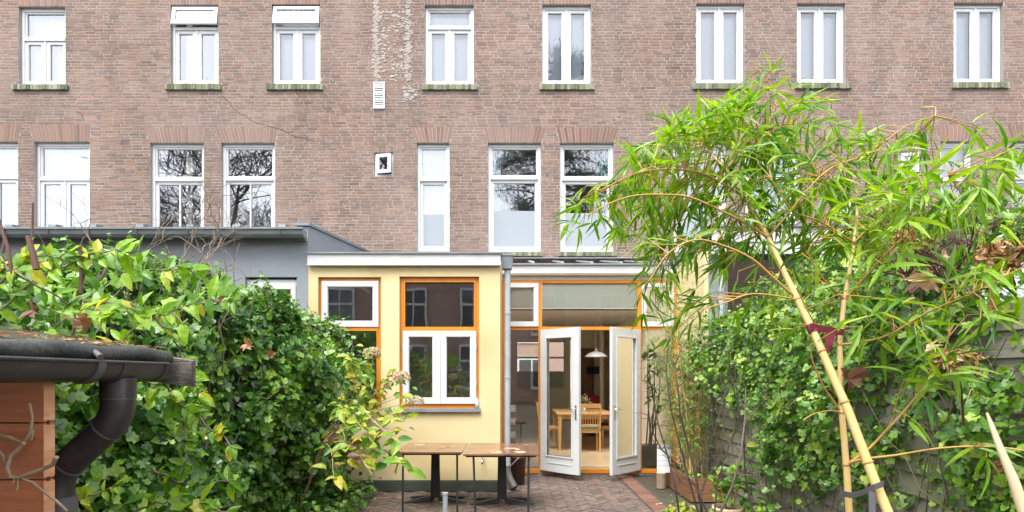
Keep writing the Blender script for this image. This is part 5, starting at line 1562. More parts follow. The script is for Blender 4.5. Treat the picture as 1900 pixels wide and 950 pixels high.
vine([(330, 580), (400, 530), (450, 515)], 3.4, nl=7, size=(.06, .11), seed=12)
vine([(100, 960), (150, 930), (220, 900)], 2.3, nl=6, size=(.06, .10), seed=14)
vine([(0, 480), (50, 520), (130, 560), (200, 590)], 1.9, nl=12, size=(.05, .10), seed=15)
PP, TT, NN, SS = map(np.array, (PP, TT, NN, SS))
leaves(cvn, ELLIP + OVATE[:2] + IVY[:1], frames(TT, NN), SS, PP, M['vine_o'], M['vine'], 300)
# bare grey twigs above, and cut red brown shoots
bt_ = thing('bare_twigs', 'tangle of bare grey twigs in front of the grey gutter', 'shrub', P(330, 560, 3.3))
r = random.Random(77)
def twig_tree(mb, p, d, L, rad, depth):
    pts = [p]; q = p.copy(); dd = d.copy()
    for k in range(5):
        dd = (dd + Vector((r.gauss(0, .25), r.gauss(0, .2), r.gauss(0, .22)))).normalized(); q = q + dd * (L / 5); pts.append(q.copy())
    mb.tube(pts, [rad * (1 - .11 * k) for k in range(6)], 5)
    if depth > 0:
        for k in (2, 3, 4, 5):
            if r.random() < .75:
                twig_tree(mb, pts[k], (dd + Vector((r.gauss(0, .7), r.gauss(0, .4), r.gauss(.1, .6)))).normalized(), L * r.uniform(.45, .75), rad * .6, depth - 1)
for k in range(9):
    mb = MB()
    twig_tree(mb, P(r.uniform(180, 480), r.uniform(500, 560), 3.3 + r.uniform(-.3, .5)), Vector((r.uniform(-.6, .5), 0, 1)).normalized(), r.uniform(.3, .5), .0042, 2)
    mb.build('twig', M['twig'], bt_)
cs = thing('cut_shoots', 'upright red brown cut shoots rising behind the shed roof', 'shoots', P(100, 560, 2.0))
for pts, D, rd in (([(24, 520), (15, 460), (-5, 400)], 1.9, .006), ([(58, 500), (60, 430), (61, 376)], 2.0, .0045), ([(68, 500), (58, 460), (52, 438)], 1.85, .010), ([(150, 545), (150, 500), (149, 455)], 2.0, .006), ([(143, 555), (155, 510), (167, 465)], 2.05, .006), ([(5, 470), (8, 450), (9, 436)], 1.95, .005), ([(150, 555), (140, 600), (130, 640)], 2.0, .006)):
    MB().tube([P(a, b, D) for a, b in pts], [rd, rd * .9, rd * .75], 8).build('shoot', M['twig_red'], cs)

# ------------------------------------------------------------------ hydrangea
hy = thing('hydrangea', 'hydrangea with yellowing leaves and faded pink flower heads beside orange window', 'shrub', (-2.1, 5.8, 0))
PP, TT, NN, SS, FL = [], [], [], [], []
hr = random.Random(91)
def hyst(pts, D0, D1, nl, size, flower=False, r=.0055):
    n = len(pts)
    W = [P(a, b, D0 + (D1 - D0) * i / (n - 1)) for i, (a, b) in enumerate(pts)]
    fine = []
    for i in range(n - 1):
        for k in range(3): fine.append(W[i].lerp(W[i + 1], k / 3) + Vector((hr.gauss(0, .004),) * 3))
    fine.append(W[-1]); MB().tube(fine, [r * (1 - .5 * i / len(fine)) for i in range(len(fine))], 6).build('stem', M['vine_dry'], hy)
    e = fine[-1]
    for k in range(int(nl * 1.8)):
        p = fine[max(0, len(fine) - 1 - int(abs(hr.gauss(0, 2.6))))]
        a = hr.uniform(0, 6.28)
        PP.append(tuple(p + Vector((hr.gauss(0, .02), hr.gauss(0, .02), hr.gauss(0, .02))))); TT.append((math.cos(a), math.sin(a) * .6, hr.uniform(-.75, .45))); NN.append((hr.gauss(0, .5), -.6, .8 + hr.gauss(0, .3))); SS.append(hr.uniform(*size))
    if flower and len(FL) < 3: FL.append(e)
B0 = (560, 930)
for (x, y), D1, nl, fl in (((655, 640), 5.4, 12, 0), ((690, 655), 5.6, 9, 1), ((745, 700), 5.5, 8, 1), ((770, 745), 5.4, 8, 1), ((735, 690), 5.7, 6, 1), ((715, 720), 5.5, 8, 1), ((690, 700), 5.4, 6, 1), ((700, 760), 5.3, 9, 1), ((755, 765), 5.3, 8, 1), ((725, 780), 5.2, 9, 1), ((665, 690), 5.5, 7, 0), ((640, 760), 5.2, 8, 0), ((680, 800), 5.0, 8, 0)):
    hyst([B0, (600, 830), ((620 + x) / 2, (800 + y) / 2 - 10), (x, y)], 6.0, D1, nl, (.07, .12), fl)
for (x, y), D1, nl in (((700, 830), 4.6, 7), ((745, 860), 4.5, 9), ((690, 880), 4.6, 6), ((735, 820), 4.6, 8), ((650, 850), 4.8, 6), ((620, 890), 4.8, 6), ((665, 820), 4.8, 6)):
    hyst([B0, (600, 820), ((610 + x) / 2, y - 60), (x, y)], 5.8, D1, nl, (.11, .17))
for x, y in ((705, 745), (730, 735), (680, 730), (760, 730), (650, 800), (640, 720), (755, 800)):
    hyst([B0, (610, 810), ((620 + x) / 2, (780 + y) / 2), (x, y)], 6.0, 5.5, 4, (.06, .10), False, .004)
PP, TT, NN, SS = map(np.array, (PP, TT, NN, SS))
leaves(hy, OVATE, frames(TT, NN), SS, PP, M['hyd_o'], M['hyd'], 300)
fp_, ft_, fs_ = [], [], []
for e in FL:
    for k in range(60):
        d = Vector((hr.gauss(0, 1), hr.gauss(0, 1), hr.gauss(.3, .7))).normalized()
        c = e + Vector((d.x * .085, d.y * .085, d.z * .055))
        for q in range(4):
            fp_.append(tuple(c)); a = hr.uniform(0, 6.28)
            ft_.append(tuple(d.orthogonal().normalized() * math.cos(a) + d.cross(d.orthogonal().normalized()) * math.sin(a))); fs_.append(hr.uniform(.018, .032))
fp_, ft_, fs_ = map(np.array, (fp_, ft_, fs_))
leaves(hy, OVATE, frames(ft_, nrg.normal(size=fp_.shape) + [0, -1, .5]), fs_, fp_, M['petal_o'], M['petal'], 0, rest='flower_heads')

# ------------------------------------------------------------------ golden bamboo, near right
bam = thing('golden_bamboo', 'leaning golden bamboo with thick cane and bright green leaves, near right', 'bamboo', (1.2, 1.3, 0))
def culm(pts, name, m, nodes_at=(), par=bam):
    W = [P(a, b, D) for a, b, D, w in pts]; rs = [w * D / F / 2 for a, b, D, w in pts]
    # prolong to the ground
    d = (W[0] - W[1]).normalized()
    if W[0].z > 0: W = [W[0] + d * (W[0].z / max(.2, -d.z))] + W; rs = [rs[0] * 1.1] + rs
    fine, fr_ = [], []
    for i in range(len(W) - 1):
        for k in range(4): fine.append(W[i].lerp(W[i + 1], k / 4)); fr_.append(rs[i] + (rs[i + 1] - rs[i]) * k / 4)
    fine.append(W[-1]); fr_.append(rs[-1])
    c = MB().tube(fine, fr_, 14).build(name, M[m], par)
    for px, py, D, w in nodes_at:
        q = P(px, py, D); i = min(range(len(fine) - 1), key=lambda i_: (fine[i_].lerp(fine[i_ + 1], .5) - q).length)
        dd = (fine[i + 1] - fine[i]).normalized(); rr = fr_[i]
        t_ = (q - fine[i]).dot(dd); q = fine[i] + dd * t_
        MB().tube([q - dd * .004, q - dd * .0015, q + dd * .0015, q + dd * .004], [rr * 1.02, rr * 1.20, rr * 1.20, rr * 1.02], 14).build('node', M['culm_node'], c)
    return fine, fr_
MAIN = [(1658, 975, 1.50, 17.9), (1622, 890, 1.54, 17.2), (1573, 760, 1.60, 15.4), (1505, 607, 1.68, 12.9), (1462, 520, 1.74, 11.1), (1425, 440, 1.80, 9.2), (1385, 367, 1.86, 7.4), (1345, 312, 1.92, 5.5), (1318, 285, 1.96, 3.1)]
f1, r1 = culm(MAIN, 'culm', 'culm', [(1566, 747, 1.61, 0), (1481, 556, 1.72, 0), (1425, 440, 1.80, 0), (1395, 385, 1.85, 0), (1650, 955, 1.51, 0), (1610, 858, 1.555, 0), (1524, 652, 1.66, 0)])
THIN = [(1577, 975, 1.72, 12.5), (1571, 870, 1.72, 11.7), (1562, 765, 1.72, 10.9), (1558, 640, 1.74, 9.4), (1566, 560, 1.76, 8.6), (1582, 470, 1.80, 7.0), (1590, 400, 1.84, 5.5), (1588, 350, 1.88, 3.1)]
f2, r2 = culm(THIN, 'culm', 'culm', [(1571, 862, 1.72, 0), (1562, 765, 1.72, 0), (1558, 640, 1.74, 0), (1567, 555, 1.76, 0), (1585, 450, 1.80, 0)])
cst = thing('garden_cane', 'pale dry cane slanting up at the right edge', 'cane', (1.1, 1.1, 0))
culm([(1912, 985, 1.10, 22), (1880, 890, 1.12, 17), (1855, 830, 1.14, 12), (1840, 790, 1.16, 8), (1831, 766, 1.17, 4)], 'stick', 'cane', (), cst)

BR = []      # branch polylines as lists of 3D points
mbb = MB()
def branch(pts, D0, D1, r0=.0042, r1_=.0014):
    n = len(pts)
    W = [P(a, b, D0 + (D1 - D0) * i / (n - 1)) for i, (a, b) in enumerate(pts)]
    fine = []
    for i in range(n - 1):
        for k in range(4):
            p0 = W[max(i - 1, 0)]; p1 = W[i]; p2 = W[i + 1]; p3 = W[min(i + 2, n - 1)]; t = k / 4
            fine.append(.5 * ((2 * p1) + (p2 - p0) * t + (2 * p0 - 5 * p1 + 4 * p2 - p3) * t * t + (3 * p1 - p0 - 3 * p2 + p3) * t ** 3))
    fine.append(W[-1])
    mbb.tube(fine, [r0 + (r1_ - r0) * i / (len(fine) - 1) for i in range(len(fine))], 7)
    BR.append(fine)
branch([(1425, 442), (1394, 420), (1340, 392), (1280, 366), (1224, 361), (1172, 364), (1125, 380), (1090, 400)], 1.80, 1.62)
branch([(1385, 367), (1360, 352), (1304, 322), (1240, 314), (1180, 322), (1120, 350)], 1.86, 1.72)
branch([(1318, 285), (1290, 270), (1250, 255), (1215, 265)], 1.96, 1.98, .003)
branch([(1345, 312), (1356, 305), (1372, 280), (1400, 248), (1424, 228), (1440, 185), (1425, 150), (1405, 125)], 1.92, 1.98, .0035)
branch([(1424, 228), (1460, 190), (1500, 180), (1540, 185)], 1.95, 2.0, .0022)
branch([(1400, 248), (1470, 230), (1530, 260), (1560, 300)], 1.95, 1.9, .0026)
branch([(1481, 556), (1440, 520), (1395, 480), (1340, 455), (1290, 445), (1240, 470), (1205, 520)], 1.72, 1.66)
branch([(1481, 556), (1400, 545), (1350, 560), (1300, 575)], 1.72, 1.6, .003)
branch([(1425, 440), (1460, 400), (1500, 350), (1545, 310), (1610, 285), (1680, 235), (1735, 215)], 1.80, 1.75, .0036)
branch([(1585, 450), (1640, 395), (1700, 350), (1760, 325)], 1.80, 1.7, .0035)
branch([(1585, 450), (1520, 410), (1470, 390), (1430, 330)], 1.80, 1.75, .003)
branch([(1567, 555), (1604, 515), (1650, 465), (1700, 420), (1760, 360), (1812, 313), (1860, 285), (1915, 262)], 1.76, 1.5, .0042)
branch([(1558, 640), (1640, 625), (1720, 580), (1790, 550), (1850, 520), (1915, 487)], 1.74, 1.45, .004)
branch([(1567, 555), (1530, 520), (1500, 470), (1520, 440)], 1.76, 1.7, .0028)
branch([(1558, 640), (1520, 610), (1490, 560), (1470, 500)], 1.74, 1.66, .0026)
branch([(1571, 862), (1615, 830), (1680, 760), (1720, 710), (1745, 670), (1760, 625)], 1.72, 1.62, .0045, .002)
branch([(1571, 862), (1600, 852), (1660, 845), (1740, 832), (1830, 828), (1915, 838)], 1.72, 1.5, .0045, .002)
branch([(1562, 765), (1530, 720), (1508, 670), (1505, 640)], 1.72, 1.68, .003, .002)
branch([(1562, 765), (1540, 762), (1510, 768), (1490, 780)], 1.72, 1.68, .0025, .0015)
branch([(1615, 830), (1650, 790), (1660, 760)], 1.70, 1.66, .0025, .0012)
BP = [p for b in BR for p in b]
BPn = np.array([tuple(p) for p in BP])
def inside(poly, x, y):
    c = False; n = len(poly); j = n - 1
    for i in range(n):
        if (poly[i][1] > y) != (poly[j][1] > y) and x < (poly[j][0] - poly[i][0]) * (y - poly[i][1]) / (poly[j][1] - poly[i][1]) + poly[i][0]: c = not c
        j = i
    return c
LP, LT, LN, LS = [], [], [], []
gr = random.Random(55)
def cluster(c, n, size, out):
    for k in range(n):
        a = gr.uniform(0, 6.28)
        d = Vector((math.cos(a), math.sin(a) * .7, 0)) * gr.uniform(.6, 1.1) + out * .8 + Vector((0, 0, gr.uniform(-.85, .45)))
        LP.append(tuple(c + Vector((gr.gauss(0, .008),) * 3))); LT.append(tuple(d)); LN.append((gr.gauss(0, .5), -.35 + gr.gauss(0, .5), .9)); LS.append(gr.uniform(*size))
def fill(poly, n, D, leaves_per, size, weight=None):
    xs = [p[0] for p in poly]; ys_ = [p[1] for p in poly]; k = 0; guard = 0
    while k < n and guard < n * 60:
        guard += 1
        x, y = gr.uniform(min(xs), max(xs)), gr.uniform(min(ys_), max(ys_))
        if not inside(poly, x, y) or (weight and gr.random() > weight(x, y)): continue
        c = P(x, y, gr.uniform(*D)); i = int(np.argmin(np.linalg.norm(BPn - np.array(c), axis=1))); b = BP[i]
        out = (c - b); L = out.length
        if L > .42: c = b + out * (.42 / L); L = .42
        out = out.normalized() if L > 1e-4 else Vector((0, 0, 1))
        m = b.lerp(c, .55) + Vector((gr.gauss(0, .012), gr.gauss(0, .012), .12 * L))
        mbb.tube([b, m, c], [.0018, .0014, .0009], 5)
        cluster(c, gr.randint(*leaves_per), size, out)
        if L > .12: cluster(m, gr.randint(1, 2), size, out)
        k += 1
PA = [(1048, 385), (1100, 340), (1170, 315), (1180, 262), (1230, 238), (1290, 218), (1345, 190), (1420, 210), (1470, 260), (1500, 330), (1500, 400), (1440, 440), (1400, 490), (1330, 480), (1290, 455), (1230, 480), (1160, 430), (1110, 415), (1060, 440)]
fill(PA, 235, (1.72, 2.12), (3, 6), (.06, .105), lambda x, y: 1 if 1150 < x < 1420 else .6)
fill([(1370, 240), (1480, 230), (1580, 290), (1600, 430), (1520, 480), (1430, 440), (1380, 330)], 46, (1.75, 2.1), (3, 5), (.06, .10))
fill([(1500, 300), (1640, 250), (1760, 300), (1880, 270), (1900, 400), (1760, 470), (1600, 480), (1500, 440)], 50, (1.6, 1.95), (3, 5), (.06, .10))
fill([(1150, 330), (1180, 262), (1260, 225), (1350, 190), (1350, 300), (1250, 340)], 26, (1.75, 2.1), (3, 5), (.06, .10))
fill([(1340, 190), (1385, 150), (1400, 112), (1440, 140), (1500, 150), (1560, 200), (1570, 270), (1500, 300), (1420, 250)], 44, (1.8, 2.05), (3, 5), (.06, .10))
fill([(1430, 260), (1560, 250), (1640, 240), (1740, 205), (1740, 250), (1690, 300), (1690, 420), (1600, 470), (1480, 470)], 70, (1.75, 2.05), (3, 5), (.06, .10))
fill([(1640, 330), (1760, 300), (1880, 250), (1900, 300), (1800, 380), (1700, 440), (1640, 430)], 34, (1.45, 1.75), (3, 5), (.075, .12))
fill([(1180, 470), (1330, 450), (1480, 500), (1560, 560), (1480, 620), (1380, 580), (1300, 600), (1240, 640), (1190, 600)], 46, (1.68, 1.95), (2, 5), (.06, .10))
fill([(1560, 480), (1700, 440), (1800, 500), (1900, 470), (1900, 560), (1720, 660), (1600, 680)], 44, (1.45, 1.8), (2, 4), (.075, .125))
fill([(1640, 690), (1780, 640), (1780, 760), (1660, 790)], 14, (1.55, 1.72), (2, 4), (.08, .12))
fill([(1760, 820), (1850, 815), (1830, 850)], 4, (1.5, 1.6), (1, 3), (.07, .11))
mbb.build('branches', M['branch'], bam)
LP, LT, LN, LS = map(np.array, (LP, LT, LN, LS))
leaves(bam, BLADE, frames(LT, LN), LS, LP, M['bam_o'], M['bam'], 300, smooth=False)
# ties
rb = thing('ribbon_tie', 'wine red ribbon tying the two bamboo canes together', 'ribbon', P(1530, 612, 1.70))
def band(p0, p1, w, th, nm, m, par):
    return MB().bar(p0, p1, th, w, up=(0, 0, 1)).build(nm, M[m], par)
c0 = P(1506, 610, 1.68)
dd = (P(1462, 520, 1.74) - P(1573, 760, 1.60)).normalized()
MB().tube([c0 - dd * .013, c0 + dd * .013], .0135, 16).build('loop', M['ribbon'], rb)
band(P(1503, 606, 1.658), P(1566, 617, 1.725), .020, .002, 'strap', 'ribbon', rb)
MB().add([tuple(P(a, b, D)) for a, b, D in ((1532, 618, 1.68), (1552, 616, 1.69), (1532, 640, 1.675), (1545, 640, 1.68), (1522, 660, 1.67), (1533, 664, 1.675))], [(0, 1, 3, 2), (2, 3, 5, 4)]).build('loose_end', M['ribbon'], rb)
bk = thing('rubber_tie', 'dark rubber strap around the canes near the bottom edge', 'strap', P(1600, 905, 1.6))
c0 = P(1627, 902, 1.54); dd = (P(1573, 760, 1.60) - P(1622, 890, 1.54)).normalized()
MB().tube([c0 - dd * .010, c0 + dd * .010], .0158, 16).build('loop', M['rubber'], bk)
pts_ = [(1640, 897, 1.505), (1622, 904, 1.508), (1600, 914, 1.56), (1578, 919, 1.64), (1560, 915, 1.70), (1556, 922, 1.715)]
q_ = [P(*p) for p in pts_]; up_ = Vector((0, 0, .0085))
MB().add([tuple(p + up_) for p in q_] + [tuple(p - up_) for p in q_], [(i, i + 1, 7 + i, 6 + i) for i in range(5)]).build('strap', M['rubber'], bk)
MB().add([tuple(P(a, b, D)) for a, b, D in ((1612, 912, 1.515), (1624, 908, 1.515), (1612, 950, 1.50), (1625, 950, 1.50), (1608, 975, 1.49), (1622, 975, 1.49))], [(0, 1, 3, 2), (2, 3, 5, 4)]).build('loose_end', M['rubber'], bk)

# ------------------------------------------------------------------ bed beside the doors: planter, small bamboo, pots, twigs
plt = thing('wooden_planter', 'long low wooden planter against the right hand wall', 'planter', (2.45, 7.75, 0))
bx0, bx1, by0, by1 = 2.26, 2.64, 7.15, 8.35
for k in range(2):
    z0, z1 = .01 + k * .15, .155 + k * .15
    MB().box(bx0, bx0 + .025, by0, by1, z0, z1).build('board', M['planter'], plt); MB().box(bx1 - .025, bx1, by0, by1, z0, z1).build('board', M['planter'], plt)
    MB().box(bx0 + .0255, bx1 - .0255, by0 + .004, by0 + .029, z0, z1).build('board', M['planter'], plt); MB().box(bx0 + .0255, bx1 - .0255, by1 - .029, by1 - .004, z0, z1).build('board', M['planter'], plt)
MB().box(bx0 + .026, bx1 - .026, by0 + .03, by1 - .03, .02, .25).build('soil', M['soil'], plt)
sb = thing('planter_bamboo', 'slender bamboo with fine leaves growing in the wooden planter', 'bamboo', (2.45, 7.8, .25))
mb = MB(); LP, LT, LN, LS = [], [], [], []
for k in range(15):
    x = rng.uniform(bx0 + .06, bx1 - .06); y = rng.uniform(by0 + .1, by1 - .1)
    h = rng.uniform(1.3, 3.0); lx = rng.gauss(-.16, .2) * h / 2; ly = rng.gauss(-.1, .12)
    pts = [Vector((x + lx * (i / 8) ** 1.6, y + ly * (i / 8) ** 1.5, .24 + h * i / 8)) for i in range(9)]
    culm_ = MB().tube(pts, [.009 * (1 - .085 * i) for i in range(9)], 6).build('culm', M['culm' if k % 3 else 'branch'], sb)
    for j in range(60):
        u = rng.uniform(.15, 1) * 8; i = min(int(u), 7); p = pts[i].lerp(pts[i + 1], u - i)
        a = rng.uniform(0, 6.28); L = rng.uniform(.06, .26); q = p + Vector((math.cos(a) * L, math.sin(a) * L * .7, rng.uniform(-.02, .12)))
        mb.tube([p, p.lerp(q, .5) + Vector((0, 0, .02)), q], [.0018, .0014, .001], 4)
        for n_ in range(rng.randint(4, 8)):
            aa = rng.uniform(0, 6.28); LP.append(tuple(q + Vector((rng.gauss(0, .012), rng.gauss(0, .012), rng.gauss(0, .012))))); LT.append((math.cos(aa), math.sin(aa), rng.uniform(-.9, .4))); LN.append((rng.gauss(0, .5), -.4, .8)); LS.append(rng.uniform(.05, .10))
o = mb.build('twigs', M['branch'], sb); o['kind'] = 'stuff'
LP, LT, LN, LS = map(np.array, (LP, LT, LN, LS))
leaves(sb, BLADE, frames(LT, LN), LS, LP, M['potbam_o'], M['potbam'], 300)
gp = thing('planter_greenery', 'low green ground ivy covering the soil of the wooden planter', 'plant', (2.45, 7.4, .25))
n = 260
Pg = np.stack([nrg.uniform(bx0 + .03, bx1 - .02, n), nrg.uniform(by0 + .03, by1 - .1, n), nrg.uniform(.25, .34, n)], 1)
leaves(gp, IVY, frames(nrg.normal(size=(n, 3)) * [1, 1, .3] + [0, -.4, 0], nrg.normal(size=(n, 3)) * .4 + [0, -.3, 1]), nrg.uniform(.03, .06, n), Pg, M['ivy2_o'], M['ivy2'], 120)
def pot(name, px, Y, r_top, h, m, label, rim=None, z0=0.0):
    x = PX(px, Y); t = thing(name, label, 'pot', (x, Y, z0))
    MB().lathe((x, Y, z0 + .002), [(0, 0), (r_top * .72, 0), (r_top * .95, h * .8), (r_top * .9, h * .8), (r_top * .66, .03)], 24).build('body', M[m], t)
    MB().lathe((x, Y, z0 + h * .8 + .001), [(r_top * .93, 0), (r_top * 1.04, 0), (r_top * 1.04, h * .2), (r_top * .93, h * .2), (r_top * .93, 0)], 24).build('rim', M[rim or m], t)
    MB().lathe((x, Y, z0 + h * .8), [(r_top * .9, .01), (0, .02)], 20).build('soil', M['soil'], t)
    return x, Y, z0 + h
pots = [pot('plant_pot', 1350, 5.9, .15, .24, 'pot_brown', 'brown glazed pot with pale rim in front of the wooden planter', 'cane'),
        pot('plant_pot', 1262, 6.15, .15, .10, 'terracotta', 'shallow terracotta bowl in front at the bottom edge'),
        pot('plant_pot', 1256, 8.55, .085, .16, 'terracotta', 'small terracotta pot beside the orange door post')]
pf = thing('potted_plant', 'broad leaved young plant growing in the brown glazed pot', 'plant', (pots[0][0], 5.9, .2))
mb = MB(); LP, LT, LN, LS = [], [], [], []
for k in range(6):
    a = Vector((pots[0][0] + rng.uniform(-.06, .06), 5.9 + rng.uniform(-.06, .06), .2)); b = a + Vector((rng.uniform(-.15, .2), rng.uniform(-.15, .1), rng.uniform(.25, .75)))
    mb.tube([a, a.lerp(b, .5) + Vector((0, 0, .03)), b], [.006, .005, .003], 6)
    for j in range(7):
        aa = rng.uniform(0, 6.28); LP.append(tuple(a.lerp(b, rng.uniform(.4, 1)))); LT.append((math.cos(aa), math.sin(aa), rng.uniform(-.3, .5))); LN.append((rng.gauss(0, .4), -.6, .8)); LS.append(rng.uniform(.10, .19))
mb.build('stems', M['branch'], pf)
LP, LT, LN, LS = map(np.array, (LP, LT, LN, LS))
leaves(pf, OVATE, frames(LT, LN), LS, LP, M['ivy2_o'], M['ivy2'], 60)
pf2 = thing('potted_plant', 'small yellow green plant sprouting from the shallow terracotta bowl', 'plant', (pots[1][0], 6.15, .08))
n = 60
Pg = np.array([pots[1][0], 6.15, .13]) + nrg.normal(size=(n, 3)) * [.08, .08, .03]
leaves(pf2, OVATE, frames(nrg.normal(size=(n, 3)) + [0, 0, .3], nrg.normal(size=(n, 3)) * .4 + [0, -.5, 1]), nrg.uniform(.05, .11, n), Pg, M['hyd_o'], M['hyd'], 60)
# card standing on a log
lg = thing('log_post', 'short upright log post at the foot of the right pane', 'log', (PX(1227, 8.1), 8.1, 0))
lx = PX(1227, 8.1)
MB().tube([(lx, 8.1, 0), (lx, 8.1, .10), (lx, 8.1, .218)], [.07, .066, .068], 16, caps=False).build('bark', M['log'], lg)
MB().lathe((lx, 8.1, .2165), [(.066, 0), (0, .003)], 16).build('cut_face', M['cane'], lg)
cd = thing('card_board', 'white printed card standing on the log by the doors', 'card', (PX(1231, 8.1), 8.1, .222))
cx0, cx1, cz0, cz1 = PX(1219, 8.1), PX(1244, 8.1), .222, PZ(826, 8.1)
MB().box(cx0, cx1, 8.09, 8.10, cz0, cz1).build('sheet', M['paper'], cd)
for k, zz in enumerate((.1, .17, .24)):
    MB().box(cx0 + .006, cx1 - .006, 8.0885, 8.0895, cz0 + zz, cz0 + zz + .006).build('printed_line', M['ink'], cd)
MB().box(cx0 + .004, cx1 - .004, 8.0885, 8.0895, cz1 - .055, cz1 - .008).build('printed_picture', M['art'], cd)
# bare dark twigs of a leafless shrub
ds = thing('leafless_shrub', 'leafless dark stemmed shrub in front of the right pane', 'shrub', P(1300, 960, 5.2))
r = random.Random(15)
for pts, rd in (([(1262, 965), (1252, 900), (1240, 850), (1222, 790), (1212, 740), (1206, 705)], .010), ([(1305, 965), (1290, 880), (1275, 820), (1262, 770), (1258, 720), (1250, 680)], .012), ([(1300, 960), (1300, 920), (1312, 880), (1316, 830), (1332, 780), (1345, 730)], .008),
                ([(1318, 965), (1290, 900), (1255, 860), (1228, 835), (1210, 800)], .009), ([(1295, 950), (1270, 860), (1245, 760), (1236, 690), (1232, 655)], .009), ([(1325, 965), (1330, 900), (1345, 850), (1362, 800), (1370, 770)], .008), ([(1330, 965), (1360, 900), (1375, 840), (1382, 780), (1384, 720)], .013), ([(1400, 965), (1382, 880), (1380, 800), (1356, 700), (1352, 660)], .010)):
    W = [P(a, b, 5.2 + r.uniform(-.12, .12)) for a, b in pts]
    mb = MB().tube(W, [rd * (1 - .12 * i) for i in range(len(W))], 7)
    for k in range(9):
        i = r.randint(1, len(W) - 1)
        twig_tree(mb, W[i], Vector((r.gauss(0, .7), r.gauss(0, .3), r.uniform(.2, 1))).normalized(), r.uniform(.10, .28), .0038, 1)
    mb.build('stem', M['twig_dark' if rd < .0125 else 'twig'], ds)
# leaf litter on the patio and bed
lt = MB()
n = 420
lx = np.concatenate([nrg.normal(-1.65, .35, 260), nrg.uniform(-1.2, 2.3, 160)]); ly = np.concatenate([nrg.uniform(5.4, 7.6, 260), nrg.uniform(5.8, 8.9, 160)])
Pl = np.stack([lx, ly, np.full(n, .012) + nrg.uniform(0, .006, n)], 1)
v, t = spread(OVATE[0], frames(nrg.normal(size=(n, 3)) * [1, 1, .1], np.tile([0, 0, 1.], (n, 1)) + nrg.normal(size=(n, 3)) * .15), nrg.uniform(.015, .055, n), Pl)
o = link_mesh('leaf_litter', tri_mesh('leaf_litter', v, t), M['dead']); tag(o, 'small brown fallen leaves scattered over the brick paving', 'leaf litter', kind='stuff')
# low undergrowth along both beds
for (nm, x0, x1, y0, y1, n, lab, mo, mi) in (('undergrowth', -2.5, -1.75, 3.2, 7.6, 1500, 'low green undergrowth at the foot of the left hedge', 'ivy_o', 'ivy'), ('undergrowth', 2.3, 2.7, 2.2, 6.6, 700, 'low green undergrowth at the foot of the right fence', 'ivy2_o', 'ivy2')):
    u = tag(empty(nm, ((x0 + x1) / 2, (y0 + y1) / 2, 0)), lab, 'ground cover', kind='stuff')
    Pg = np.stack([nrg.uniform(x0, x1, n), nrg.uniform(y0, y1, n), np.abs(nrg.normal(0, .16, n)) + .02], 1)
    leaves(u, IVY + ELLIP[:1], frames(nrg.normal(size=(n, 3)) * [1, 1, .5] + [0, -.3, .1], nrg.normal(size=(n, 3)) * .5 + [0, -.5, 1]), nrg.uniform(.04, .09, n), Pg, M[mo], M[mi], 0)

# ------------------------------------------------------------------ behind the viewer: what the window panes mirror
sth = thing('street_house', 'brick house across the street seen through the far street window', 'house', (1, 33, 0))
MB().box(-14, 18, 33, 41, 0, 9).build('wall', M['opp_brick'], sth)
for k in range(7):
    x = -9 + k * 3.1
    for z0 in (.8, 3.6, 6.4):
        w_ = MB().box(x, x + 1.7, 32.93, 32.999, z0 - .08, z0 + 1.9).build('window', M['white'], sth)
        for q in range(2):
            MB().box(x + .12 + q * .77, x + .81 + q * .77, 32.91, 32.929, z0 + .05, z0 + 1.75).build('pane', M['pane_dark'], w_)
opp = thing('opposite_house', 'brick house row with white bay windows mirrored in the panes', 'house', (0, -17, 0))
MB().box(-26, 26, -26, -17, 0, 8.6).build('wall', M['opp_brick'], opp)
MB().hexa([(-26, -26, 8.601), (26, -26, 8.601), (26, -16.7, 8.601), (-26, -16.7, 8.601), (-26, -22, 11.5), (26, -22, 11.5), (26, -21.5, 11.5), (-26, -21.5, 11.5)]).build('roof', M['tile'], opp)
for k in range(12):
    x = -24 + k * 4.2
    for z0 in (.9, 4.2):
        w_ = MB().box(x, x + 2.3, -16.98, -16.75 if z0 > 2 else -16.2, z0 - .1, z0 + 2.5).build('window', M['white'], opp)
        yy = -16.74 if z0 > 2 else -16.19
        for a in range(3):
            for (b0, b1) in ((.1, 1.5), (1.65, 2.35)):
                MB().box(x + .12 + a * .72, x + .74 + a * .72, yy, yy + .02, z0 + b0, z0 + b1).build('pane', M['pane_dark'], w_)
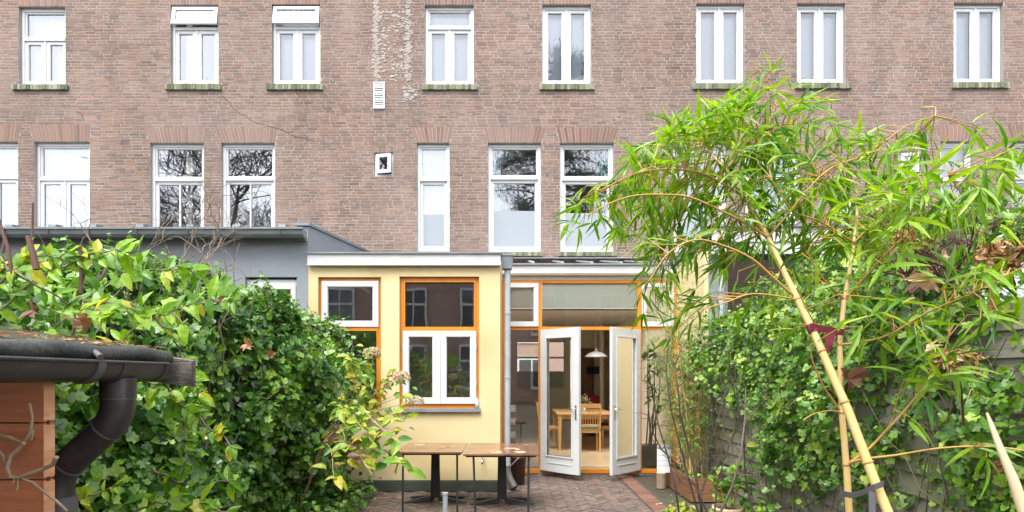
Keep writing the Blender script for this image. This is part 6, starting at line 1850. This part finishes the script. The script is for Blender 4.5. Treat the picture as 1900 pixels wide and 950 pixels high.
def bare_tree(loc, h, seed, label):
    r = random.Random(seed); mb = MB(); t = thing('bare_tree', label, 'tree', loc, 'bare trees mirrored in the windows')
    def grow(p, d, L, rad, dep):
        pts = [p]; q = p; dd = d
        if dep == 0: L *= 1.2
        for k in range(4):
            dd = (dd + Vector((r.gauss(0, .16), r.gauss(0, .16), r.gauss(.03, .1)))).normalized(); q = q + dd * (L / 4); pts.append(q)
        mb.tube(pts, [max(rad, .012) * (1 - .1 * k) for k in range(5)], 3 if dep < 3 else 7, caps=False)
        if dep > 0:
            for k in range(3 if dep > 3 else 4):
                s = pts[r.randint(2, 4)]; ax = Vector((r.gauss(0, 1), r.gauss(0, 1), r.gauss(.25, .5))).normalized()
                grow(s, (dd * .75 + ax * .8).normalized(), L * r.uniform(.55, .8), rad * r.uniform(.45, .62), dep - 1)
    grow(Vector(loc), Vector((0, 0, 1)), h * .33, .24, 6)
    mb.build('trunk', M['bark'], t)
bare_tree((-12.5, -3.0, 0), 15.5, 3, 'tall bare tree mirrored in the left hand first floor windows')
bare_tree((-15.5, -9.0, 0), 17.5, 6, 'bare tree mirrored in the small upper windows on the left')
pn = thing('pine_tree', 'tall dark pine mirrored in the middle windows', 'tree', (2.3, -9.0, 0))
mb = MB().tube([(2.3, -9, 0), (2.4, -9, 9), (2.3, -9, 19)], [.3, .2, .04], 10)
g3 = np.random.default_rng(5)
CP = []
for k in range(120):
    z = g3.uniform(8.3, 19.2); a = g3.uniform(0, 6.28); L = 4.6 * math.sqrt(max(.02, 1 - ((z - 13.5) / 6.0) ** 2)) * g3.uniform(.45, 1)
    e = Vector((2.3 + math.cos(a) * L, -9 + math.sin(a) * L, z - .12 * L + .3)); s = Vector((2.3, -9, z))
    mb.tube([s, s.lerp(e, .5) + Vector((0, 0, .2)), e], [.05, .035, .012], 5)
    for j in range(9):
        c = s.lerp(e, g3.uniform(.4, 1.02)); CP += [np.array(c) + g3.normal(size=3) * .22 for _ in range(34)]
mb.build('trunk', M['bark'], pn)
CP = np.array(CP); n = len(CP)
v, t = spread(lanceolate(.10, .1, .1, ((.5, 1.0),)), frames(g3.normal(size=(n, 3)) + [0, 0, .5], g3.normal(size=(n, 3))), g3.uniform(.22, .45, n), CP)
o = link_mesh('crown', tri_mesh('crown', v, t), M['conifer'], pn); o['kind'] = 'stuff'
